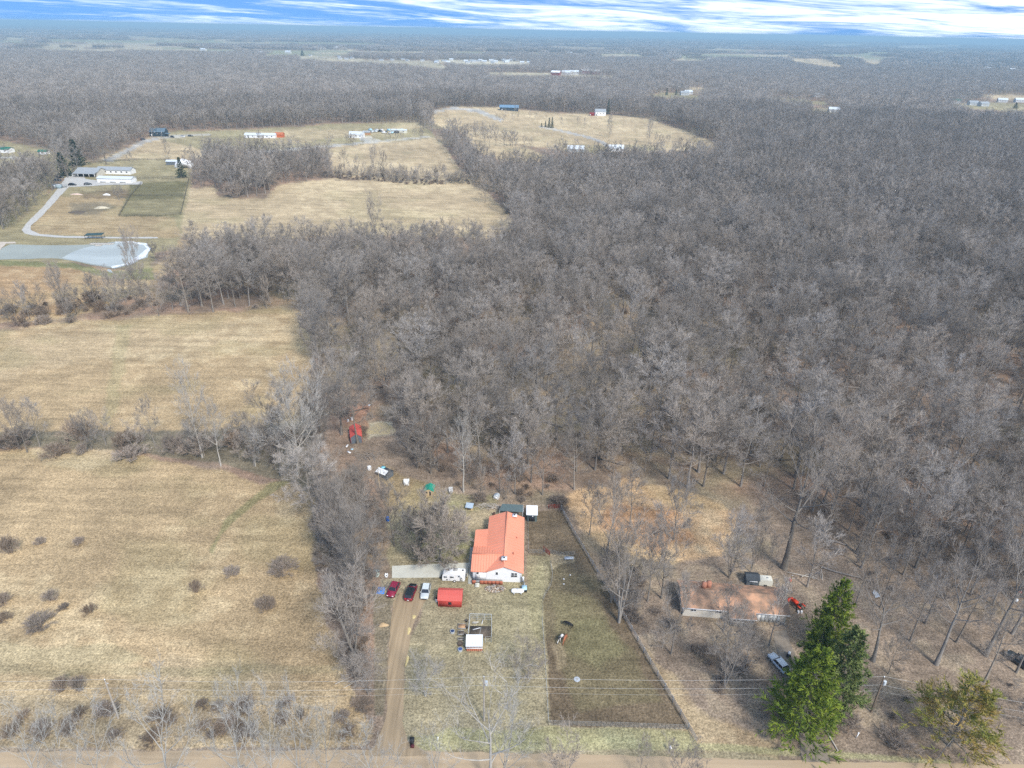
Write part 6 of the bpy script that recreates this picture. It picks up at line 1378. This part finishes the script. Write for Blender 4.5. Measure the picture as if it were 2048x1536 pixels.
# ------------------------------------------------ right-hand neighbour
M_brown = mat('mossy_brown_shingles', (0.31, 0.205, 0.14), 0.9, 0.2, 0.5, col2=(0.52, 0.29, 0.175)); M_beige = mat('beige_siding', (0.62, 0.58, 0.50), 0.8, 0.06, 1, stretch=(.3, .3, 9))
ga, gb = P(1365, 1216.5, 2.4), P(1581, 1233, 2.4); an = math.atan2((gb-ga).y, (gb-ga).x); HL = (gb-ga).length-.8
t = thing('ranch_house', 'long low house with a mottled orange-brown shingle roof among trees at right', 'house', (ga.x+.4, ga.y+.5, 0), an)
mb = MB(); gable_walls(mb, 0, HL, 0, 6.6, 2.5, 3.8, 'x'); part('wall', mb, M_beige, t)
roof2('roof', t, M_brown, 0, HL, 0, 6.6, 2.5, 3.8, 'x', .14, .5)
print('house length', HL)
mb = MB(); mb.box(8.7, 13.0, -1.7, 0, 0, 2.3); part('bay_wall', mb, M_beige, t)
mb = MB(); slab(mb, [(8.3, -2.1, 2.30), (13.3, -2.1, 2.30), (13.3, 1.5, 3.2), (8.3, 1.5, 3.2)], .12); part('porch_roof', mb, M_brown, t)
for i in range(3): window(t, 9.35+i*.65, -1.72, 1.55, .5, .6)
for i in range(3): window(t, 11.4+i*.62, -1.72, 1.5, .5, .75)
window(t, 1.9, -.02, 1.7, .9, .6, cols=2); window(t, 6.6, -.02, 1.7, 1.0, .6, cols=2)
bx('gutter', t, M_white, -.4, 8.6, -.56, -.46, 2.36, 2.5); bx('gutter', t, M_white, 13.2, HL+.4, -.56, -.46, 2.36, 2.5); bx('gutter', t, M_white, 8.3, 13.3, -2.2, -2.1, 2.2, 2.34)
for i in range(int((HL-14.2)/.75)): bx('garage_panel', t, M_white if i == 0 else mat('pale_blue_grey_door', (0.56, 0.60, 0.62), 0.6, 0.05, 1), 13.8+i*.75, 13.8+i*.75+.7, -.07, -.02, .1, 2.1)
for x_, y_ in ((4.2, 4.2), (5.2, 4.6)):
    c_ = bx('chimney', t, M_chim, x_-.4, x_+.4, y_-.35, y_+.35, 3.3, 4.9)
cyl('vent_pipe', t, M_white, 4.5, 4.9, 3.6, 4.6, .1); bx('solar_frame', t, M_grey, 2.2, 4.4, 6.9, 7.8, 1.8, 1.95)
t = small_shed('dark_roofed_shed', 'small shed with a charcoal roof and white gable trim behind the brown house', 1504, 1172, R(-4), 2.4, 2.2, 1.6, M_dgrey, M_shingle, 'gable', .55, 'shed', .2, axis='x')
bx('trim', t, M_white, -.8, .8, -.35, -.28, 1.35, 1.5)
t = thing('box_trailer', 'pale cream box trailer right of the charcoal-roofed shed', 'trailer', foot(1530, 1174), R(-5)); b_ = MB(); prof = [(-1.3, .3), (1.3, .3), (1.4, .8), (1.35, 1.55), (1.1, 1.75), (-1.2, 1.75), (-1.35, 1.5)]; n_ = len(prof)
V = [(x_, y_, z_) for y_ in (0, 1.5) for x_, z_ in prof]; b_.add(V, [(0, i, i+1) for i in range(1, n_-1)]+[(n_, n_+i+1, n_+i) for i in range(1, n_-1)]); b_.add(V, [(i+n_, (i+1) % n_+n_, (i+1) % n_, i) for i in range(n_)]); part('body', b_, mat('cream_trailer', (0.72, 0.70, 0.60), 0.5, 0.06, 1), t)
bx('roof_vent', t, M_metal, .2, .6, .6, .9, 1.75, 1.85); bx('wheel', t, M_dark, -.3, .3, -.06, .1, 0, .55)
# tractor
M_tr = mat('orange_red_tractor_paint', (0.72, 0.06, 0.02), 0.4, 0.05, 2)
t = thing('compact_tractor', 'orange-red compact tractor beside the upper pine', 'tractor', foot(1596, 1216), R(118))
bx('bonnet', t, M_tr, .3, 1.5, -.32, .32, .65, 1.15); bx('chassis', t, M_dark, -.9, 1.4, -.2, .2, .4, .66); bx('seat', t, M_dark, -.5, -.1, -.22, .22, .9, 1.2)
for s_ in (-1, 1):
    w_ = MB(); w_.tube([(-.5, s_*.45, .5), (-.5, s_*.75, .5)], [.5, .5], 14); part('wheel', w_, M_dark, t); w_ = MB(); w_.tube([(1.1, s_*.42, .32), (1.1, s_*.62, .32)], [.32, .32], 12); part('wheel', w_, M_dark, t)
    bx('mudguard', t, M_tr, -.95, -.1, s_*.6-.17, s_*.6+.17, 1.0, 1.08)
w_ = MB(); w_.tube([(-.8, -.45, .9), (-.8, -.45, 1.9), (-.8, .45, 1.9), (-.8, .45, .9)], [.04]*4, 5); part('roll_bar', w_, M_dark, t)
bx('loader_bucket', t, M_tr, 1.9, 2.4, -.7, .7, .1, .6)
for i in (-1, 1): o = tag(part('bucket', MB(), M_white, None) if 0 else cyl('bucket', None, M_white, 0, 0, 0, .45, .2), ['', 'right white bucket below the tractor', 'left white bucket below the tractor'][i], 'bucket'); o.location = foot(1599.5+i*3.2, 1225.5)
t = thing('garden_cart', 'small dark cart with a white load beside the silver sedan under the pine', 'cart', foot(1577, 1313), R(60)); bx('tray', t, M_dark, -.5, .5, -.3, .3, .3, .6); bx('load', t, M_white, -.1, .5, -.22, .22, .6, .85)
for s_ in (-1, 1): w_ = MB(); w_.tube([(0, s_*.3, .2), (0, s_*.4, .2)], [.2, .2], 10); part('wheel', w_, M_dark, t)
t = thing('birdhouse_pole', 'tall pole with a red round gourd box at the back of the right-hand yard', 'birdhouse', foot(1573, 1188)); cyl('pole', t, M_post, 0, 0, 0, 3.6, .05, k=6); cyl('house', t, mat('faded_red', (0.52, 0.10, 0.07), 0.6, 0.1, 2), 0, 0, 3.6, 4.1, .32, .2, 8); bx('cross_arm', t, M_metal, -.9, .9, -.03, .03, 4.15, 4.2)
drum('white_gas_bottle', 'white bottle at the foot of the birdhouse pole', 1573, 1183, M_white, .25, .5)
t = thing('rain_sheet', 'crumpled clear plastic sheet in the trees right of the upper pine', 'plastic sheet', foot(1752, 1190)); w_ = MB(); w_.add([(-.5, -.9, .1), (.4, -.8, .35), (.5, .2, .2), (.1, 1.1, .4), (-.5, .5, .15)], [(0, 1, 2), (0, 2, 4), (4, 2, 3)]); part('sheet', w_, mat('clear_plastic', (0.6, 0.64, 0.66), 0.3, 0.3, 3, spec=.6), t)
t = thing('basketball_post', 'small red board on a white-footed post near the right edge', 'post', foot(2031, 1202)); cyl('pole', t, M_metal, 0, 0, 0, 2.4, .06, k=6); bx('board', t, mat('faded_red', (0.5, 0.1, 0.07)), -.4, .4, -.04, .04, 2.0, 2.5); bx('base', t, M_white, -.25, .25, -.3, .3, 0, .6)
sheet('right_driveway', [(1604, 1524), (1660, 1528), (1650, 1490), (1610, 1400), (1596, 1330), (1575, 1260), (1545, 1262), (1560, 1330), (1585, 1410), (1600, 1480)], .04, mat('wet_dirt', (0.27, 0.225, 0.175), 0.95, 0.2, 1, spec=.15), 'dark dirt drive past the pines to the brown house', .35, 1.0)
# ------------------------------------------------ the farm with the pond, and everything farther off
M_water = mat('pond_water', (0.33, 0.35, 0.31), 0.75, 0.10, .05, spec=.3); M_ice = mat('rotting_ice', (0.42, 0.455, 0.44), 0.7, 0.12, .06, spec=.2, stretch=(.4, 1.5, 1)); M_snow = mat('white_ice_rim', (0.72, 0.75, 0.76), 0.8, 0.25, .5)
sheet('pond', [(-400, 516), (0, 519), (120, 517), (155, 524), (200, 533), (232, 537), (262, 530), (292, 515), (303, 498), (295, 488), (265, 483), (225, 484), (190, 489), (130, 491), (60, 490), (20, 489), (5, 496), (-400, 492)], .05, M_water, 'grey pond half covered with ice', 1.0, 4)
sheet('pond_ice', [(125, 516), (155, 522.5), (200, 531), (232, 535), (258, 528), (288, 514), (300, 499), (292, 489.5), (265, 484.5), (225, 485.5), (200, 489), (165, 497), (140, 507)], .09, M_ice, 'pale ice on the right half of the pond', .8, 4)
sheet('ice_rim', [(228, 536.5), (262, 529), (291, 514), (302, 498), (294, 487.5), (265, 483), (230, 483.6), (230, 485.5), (262, 485.5), (287, 490.5), (293, 498), (280, 510), (262, 520), (250, 528), (222, 533)], .13, M_snow, 'white crumbling rim of the pond ice', .8, 2)
sheet('puddle', [(216, 538), (222, 540), (226, 546), (219, 545), (214, 541)], .05, M_ice, 'small pale puddle below the pond')
sheet('pond_bank', [(-300, 510), (0, 500), (12, 488), (34, 487), (30, 484), (0, 484), (-300, 490)], .14, mat('pale_sandbank', (0.55, 0.47, 0.38), 0.95, 0.1, .5), 'pale sandy bank at the left end of the pond', .8, 3)
lane = [(44, 460), (52, 447), (80, 420), (104, 392), (124, 366), (135, 352), (150, 342), (163, 344), (150, 362), (134, 378), (112, 402), (84, 432), (62, 452), (62, 460), (80, 468), (130, 472), (230, 474), (316, 474), (316, 477), (220, 477), (110, 475), (66, 471), (50, 467)]
sheet('farm_lane', lane, .06, M_gravel, 'pale curving gravel farm lane', .5, 5)
sheet('farm_yard', [(128, 358), (150, 344), (160, 346), (172, 358), (200, 362), (200, 364), (285, 363), (285, 369), (215, 370), (170, 373), (140, 374), (128, 370)], .08, M_gravel, 'gravel yard in front of the long farm sheds', .6, 4)
def bld(name, label, u, v, w_, d_, h_, rh, wm, rm, rz=0, axis='x', cat='house', nwin=3, ov=.4, doors=1, z=None, wh=.9, garage=0):
    t = thing(name, label, cat, P(u, v), R(rz))
    mb = MB(); gable_walls(mb, -w_/2, w_/2, 0, d_, h_, h_+rh, axis, -1.5); part('wall', mb, wm, t)
    roof2('roof', t, rm, -w_/2, w_/2, 0, d_, h_, h_+rh, axis, .2, ov)
    for i in range(nwin): window(t, -w_/2+w_*(i+.7)/(nwin+.4), -.03, h_*.58, 1.1, wh)
    if doors: door(t, -w_/2+w_*.12, -.02, .1, 1.0, 2.0, M_glass if wm == M_white else M_white)
    for i in range(garage): bx('garage_door', t, M_metal, w_/2-3.4-i*3.3, w_/2-.6-i*3.3, -.08, -.02, .1, 2.3)
    return t
M_groof = mat('grey_shingle_roof', (0.33, 0.35, 0.36), 0.8, 0.08, .5); M_wroof = mat('pale_metal_roof', (0.64, 0.68, 0.70), 0.45, 0.05, .5); M_navyw = mat('dark_blue_siding', (0.035, 0.055, 0.075), 0.6, 0.08, .5); M_navyr = mat('slate_blue_roof', (0.12, 0.17, 0.21), 0.5, 0.08, .5); M_groof2 = mat('green_shed_roof', (0.03, 0.16, 0.10), 0.5, .1, .5)
M_barnred = mat('barn_red', (0.25, 0.04, 0.035), 0.7, 0.1, .4)
t = bld('farmhouse', 'white farmhouse with a long grey roof at the farm by the pond', 228, 348.5, 25, 8, 3.0, 1.6, M_white, M_groof, -1, nwin=6)
t = bld('farm_garage', 'grey-roofed open-fronted garage at the left end of the farmhouse', 174, 353, 16, 11, 3.2, 2.0, M_beige, M_groof, -1, nwin=0, doors=0)
mb = MB(); slab(mb, [(-8.2, -4, 2.7), (8.2, -4, 2.7), (8.2, 0, 3.4), (-8.2, 0, 3.4)], .15); part('porch_roof', mb, M_groof, t)
for i in range(5): bx('porch_post', t, M_white, -8+i*4-.12, -8+i*4+.12, -3.9, -3.66, 0, 2.6)
bx('opening', t, M_glass, -6, 6, -.1, .0, .2, 2.8)
t = bld('machine_shed', 'long white shed with pale roof in front of the farmhouse', 229, 365.5, 24, 7.5, 2.8, .9, M_white, M_wroof, -1, nwin=0, doors=0, cat='shed')
for i in range(3): bx('track', t, M_grey, -10+i*7, -6+i*7, -.2, -.05, .1, .7)
bld('run_in_shed', 'grey run-in shed with a pale roof at the right end of the green paddock', 346, 330, 10, 6, 2.6, .8, M_dgrey, M_wroof, 6, nwin=0, doors=0, cat='shed')
t = thing('white_tent', 'white crumpled fabric shelter behind the narrow spruce', 'shelter', P(366, 337)); mb = MB(); mb.tube([(-5, 3, 0), (-4.5, 3, 1.8), (0, 3, 4.0), (4, 3, 3.2), (6, 3, 0)], [2.6, 3.0, 3.2, 2.6, 2.0], 8); part('fabric', mb, M_white, t); bx('pole', t, M_metal, -.1, .1, -.2, 0, 0, 3.5)
bld('white_farm_shed', 'white shed with a green roof at the far left picture edge', 5, 306, 12, 7, 3, 1.4, M_white, M_groof2, -6, nwin=2, cat='shed')
bld('white_farm_shed', 'smaller white shed with a green roof left of the dark spruces', 85, 309, 7, 5, 2.4, 1.0, M_white, M_groof2, 0, nwin=1, cat='shed')
t = bld('dark_barn_house', 'dark blue barn-like house with round-topped lights at the edge of the wood', 315, 273, 15, 8, 4.4, 3, M_navyw, M_navyr, -1, nwin=3)
for i in range(3): cyl('round_light', t, M_white, (-5, -2, 5)[i], -.3, 4.0, 4.4, .5, k=10)
mb = MB(); slab(mb, [(7.6, -1, 3.2), (11.5, -1, 2.7), (11.5, 5, 2.7), (7.6, 5, 3.2)], .2); part('side_roof', mb, M_navyr, t); bx('post', t, M_navyw, 11.0, 11.3, -.8, -.4, 0, 2.6)
bld('blue_barn', 'long dark blue barn on the far knoll', 1018, 221.5, 25, 10, 4.2, 2.6, M_navyw, mat('steel_blue_roof', (0.16, 0.26, 0.36), .5, .06, .5), -1, nwin=3, cat='barn', ov=.6, wh=2)
bld('white_farmhouse', 'white two-storey house beside the single tall spruce on the knoll', 1201, 231.5, 14, 9, 5, 3, M_white, M_groof, 4, nwin=3)
bld('small_red_shed', 'tiny red shed left of the two-storey house on the knoll', 1184, 231.5, 6, 4, 2.4, 1.3, M_barnred, M_barnred, 0, nwin=0, cat='shed')
bld('ranch_house', 'left pale blue-grey house at the near foot of the knoll', 1151, 304, 15, 8, 2.8, 2.4, mat('pale_blue_siding', (0.55, 0.62, 0.66), .7, .04, 1), M_wroof, -8, nwin=3)
bld('ranch_house', 'right white gabled house at the end of the knoll lane', 1233, 303, 14, 8, 2.8, 2.6, M_white, M_wroof, 4, nwin=3)
bld('ranch_house', 'long white low house at the left of the far farm row', 520, 276, 30, 7, 2.8, 1.4, M_white, M_wroof, 1, nwin=6)
bld('orange_barn', 'small orange-red barn at the right end of the long white house', 558, 275, 8, 6, 2.8, 1.6, mat('orange_red_siding', (0.55, 0.14, 0.05), .7, .08, 1), mat('rust_roof', (0.5, 0.15, .06), .6, .1, 1), 0, nwin=0, cat='barn')
t = bld('white_farmhouse', 'pale house with a cluttered yard on the lane above the upper hay field', 712, 276, 14, 8, 3.4, 2.2, M_white, M_wroof, -3, nwin=3)
random.seed(8)
for i in range(16):
    u = 738+i*4.4+random.uniform(-2, 2); v = 264+random.uniform(-4, 4)
    t = thing('parked_vehicle', 'white or grey vehicle in the cluttered yard beyond the upper hay field', 'vehicle', P(u, v), random.uniform(0, 3), 'vehicles in the far cluttered yard'); c_ = random.choice([P_wht, P_wht, M_metal, P_sil, M_ltblue, P_dgr])
    bx('body', t, c_, -2.6, 2.6, -1, 1, .4, 1.3); bx('cabin', t, c_, -1.8, 1.2, -.9, .9, 1.3, 2.1)
bld('long_trailer', 'long pale mobile home at the right of the cluttered yard', 798, 266, 16, 5, 2.8, .8, mat('cream_siding', (0.72, 0.70, 0.58), .7, .04, 1), M_wroof, -4, nwin=3)
bld('tan_shed', 'orange-tan shed between the pale house and the cluttered yard', 733, 270, 7, 5, 2.6, 1.2, mat('tan_board', (0.45, 0.26, 0.14), .8, .1, 1), M_groof, 0, nwin=0, cat='shed')
# farm vehicles
for lb, u, v, rz, p_ in (('black car parked on the gravel yard, left of the pair', 145, 371, 10, P_blk), ('dark grey car parked on the gravel yard, right of the pair', 176, 370, 35, P_dgr), ('dark pickup under the trees at the farm lane, topmost', 120, 356, 20, P_blk), ('dark pickup under the trees at the farm lane, lower', 115, 362, 25, P_dgr), ('white car at the left end of the farm garage', 157, 349, 80, P_wht),
                     ('dark car right of the dark barn-like house', 345, 275, -35, P_blk), ('green-grey car at the right of the gravel turning place', 381, 273, 20, P_dgr), ('white van at the gravel turning place of the dark barn house', 366, 274, -20, P_wht), ('grey car on the lane left of the dark barn house', 286, 280, 70, P_dgr)):
    car(lb, u, v, R(rz), p_, 4.9, 1.9, 1.7, True)
t = thing('cargo_container', 'grey-blue box container at the bend of the farm lane', 'container', P(112, 377), R(-8)); M_cont = mat('container_blue_grey', (0.30, 0.38, 0.42), .6, .06, 1); bx('body', t, M_cont, -3, 3, 0, 2.6, 0, 2.4)
bx('roof', t, M_metal, -3.1, 3.1, -.1, 2.7, 2.4, 2.5); bx('doors', t, M_metal, -2.9, -.2, -.06, 0, .1, 2.3)
t = thing('flatbed_trailer', 'flat grey trailer beside the blue-grey container', 'trailer', P(124, 375), R(40)); bx('deck', t, M_grey, -3, 3, -1.1, 1.1, .5, .65); bx('wheel', t, M_dark, -.5, .5, -1.2, -1.0, 0, .6)
t = thing('pond_shelter', 'dark green roofed shelter above the pond shore', 'shelter', P(187, 479), R(1)); mb = MB(); slab(mb, [(-4.4, 0, 2.0), (4.4, .3, 2.3), (4.4, 3.6, 2.7), (-4.4, 3.3, 2.4)], .15); part('roof', mb, mat('dark_green_roof', (0.045, 0.085, 0.085), .7, .1, 1), t)
for x_, y_ in ((-4.2, .2), (4.2, .4), (4.2, 3.3), (-4.2, 3.1)): bx('post', t, M_post, x_-.08, x_+.08, y_-.08, y_+.08, 0, 2.2)
t = thing('pond_dock', 'pale wooden dock at the pond shore below the green shelter', 'dock', P(203, 489), R(4)); 
for i in range(9): bx('plank', t, M_stick, -6+i*1.3, -4.75+i*1.3, -.6-.3*(i % 2), 2.4, .15, .28)
for i in range(4): bx('plank', t, M_stick, -1.9+i*.8, -1.15+i*.8, -3.4, -.95, .2, .33)
for lb, pts, sp in (('dark post and rail fence along the left side of the brown horse pen', [(238, 433), (262, 392), (284, 366)], 3), ('dark post and rail fence along the bottom of the brown horse pen', [(238, 433), (300, 433), (362, 429)], 4.5), ('dark post and rail fence across the middle of the brown horse pen', [(268, 392), (374, 392)], 5), ('dark fence at the right side of the brown horse pen', [(362, 429), (376, 370), (378, 358)], 4), ('dark fence along the top of the brown horse pen', [(262, 358), (378, 357)], 3), ('dark fence behind the farmhouse paddock', [(180, 327), (260, 320), (340, 320)], 3.5)):
    rail_fence(lb, pts, 1.4, sp, (.4, .85, 1.3), M_post, 'paddock_fence', .12)
heap('rubble_pile', 'pale rubble heap on the dark patch below the farmyard', 203, 416, 4.5, 2.6, 1.2, mat('pale_rubble', (0.5, 0.44, 0.32), .95, .3, 1), 'rubble', 14); heap('stone_pile', 'pinkish stone heap left of the bush below the farmyard', 153, 389, 4, 1.6, .8, mat('pink_stone', (0.58, 0.44, 0.36), .95, .25, 1), 'stones', 15); heap('white_pile', 'small white heap beside the bush below the farmyard', 214, 390, 2.6, 1, 1.0, M_white, 'heap', 16); heap('earth_heap', 'dark earth heap on the patch left of the rubble', 155, 425, 5, 3, 1.0, M_soil, 'heap', 17)
# far houses, a few pixels each
M_faded = mat('faded_white_siding', (0.58, 0.57, 0.55), .7, .1, .3)
FAR = [(1110, 152, 'red barn at the left end of the far red and white farm', 1), (1132, 151.5, 'long white building of the far red and white farm', 0), (1149, 151, 'second long white building of the far red and white farm', 0), (1172, 148, 'small red barn in the middle of the far red and white farm', 1), (1192, 149.5, 'biggest red barn with white roof at the far farm', 1),
 (1178, 181, 'white house alone in the wood in front of the far red farm', 0), (1362, 175, 'white shed above the two evergreens of the far right farmstead', 0), (1378, 190, 'white farmhouse beside the two far evergreens', 0), (1370, 192, 'grey house left of the far white farmhouse', 2), (1312, 179, 'faint grey house left of the two far evergreens', 2), (1668, 226, 'long white-walled house in a clearing in the right-hand wood', 0), (1594, 219, 'white and red house hidden in the right-hand wood', 0), (1637, 195, 'pale house behind the strip field in the right-hand wood', 0),
 (1893, 206, 'white house at the left end of the far right hamlet', 0), (1911, 208, 'white green-roofed house of the far right hamlet', 3), (1948, 212, 'grey low house in the middle of the far right hamlet', 2), (1970, 214, 'big grey house of the far right hamlet', 2), (2005, 206, 'white house near the evergreens at the far right', 0), (2040, 206, 'white house at the very right edge of the hamlet', 0), (1830, 126, 'white barn pair, left, in the far right plain', 0), (1838, 127, 'white barn pair, right, in the far right plain', 0),
 (1668, 164, 'tiny white house in the far right wood', 0), (1976, 142, 'tiny white house far off at the upper right', 0), (2026, 144, 'tiny white house farthest right in the upper woods', 0), (1990, 147, 'long pale house far off at the upper right', 2), (575, 108, 'white house at the far evergreen farmstead, upper left', 0), (520, 110, 'pale house left of the far tan field', 0), (671, 99, 'white barn behind the far tan field', 0), (48, 94, 'dark house at the far upper left', 2), (142, 115, 'pale low shed in the far left wood', 2), (405, 103, 'white house on the far left field strip', 0), (1140, 110, 'white barn in the far centre', 0), (1330, 110, 'left white house on the far centre ridge', 0), (1342, 111, 'right white house on the far centre ridge', 0), (776, 98, 'white barn beyond the far fields', 0)]
for u, v, lb, k_ in FAR:
    wm, rm = ((M_faded, M_wroof), (M_barnred, M_white), (M_metal, M_groof), (M_white, M_groof2))[k_]
    sz = 1.0 if v > 170 else 1.5
    bld('barn' if 'barn' in lb else 'house', lb, u, v-1, 15*sz, 9*sz, 4.5*sz, 2.6*sz, wm, rm, random.uniform(-25, 25), nwin=3, cat='barn' if 'barn' in lb else 'house')
for i in range(26):
    u = 862+random.random()**.8*205; v = 120.5+random.uniform(0, 7)
    bld('house', 'white house in the dense row of the far village on the pale field', u, v, 14, 9, 4, 2.6, M_faded, M_wroof if i % 3 else M_groof, random.uniform(-30, 30), nwin=2).update_tag(); C.objects
for o in list(C.objects):
    if o.get('label') == 'white house in the dense row of the far village on the pale field': o['group'] = 'houses of the far village row'
for i in range(14):
    u = random.uniform(600, 900); v = 112+(u-600)*.03+random.uniform(-2, 5)
    o = bld('house', 'white farm building strung along the edge of the far tan fields', u, v, 13, 8, 3.4, 2.2, M_faded, M_groof, random.uniform(-30, 30), nwin=2); o['group'] = 'buildings along the far tan fields'
# ------------------------------------------------ the air
hz = bpy.data.meshes.new('haze'); S_ = 52000
hv = [(x, y, z) for x in (-S_, S_) for y in (-S_, S_) for z in (-45, 108)]
hz.from_pydata(hv, [], [(0, 1, 3, 2), (4, 6, 7, 5), (0, 4, 5, 1), (2, 3, 7, 6), (0, 2, 6, 4), (1, 5, 7, 3)])
hm = bpy.data.materials.new('haze'); hm.use_nodes = True; hn = hm.node_tree.nodes; hn.clear()
pv = hn.new('ShaderNodeVolumePrincipled'); pv.inputs['Density'].default_value = HAZE; pv.inputs['Color'].default_value = (0.50, 0.76, 0.92, 1)
ho = hn.new('ShaderNodeOutputMaterial'); hm.node_tree.links.new(pv.outputs[0], ho.inputs['Volume'])
hz.materials.append(hm); tag(link('haze', hz), 'thin blue haze over the whole countryside', None, None, 'stuff')
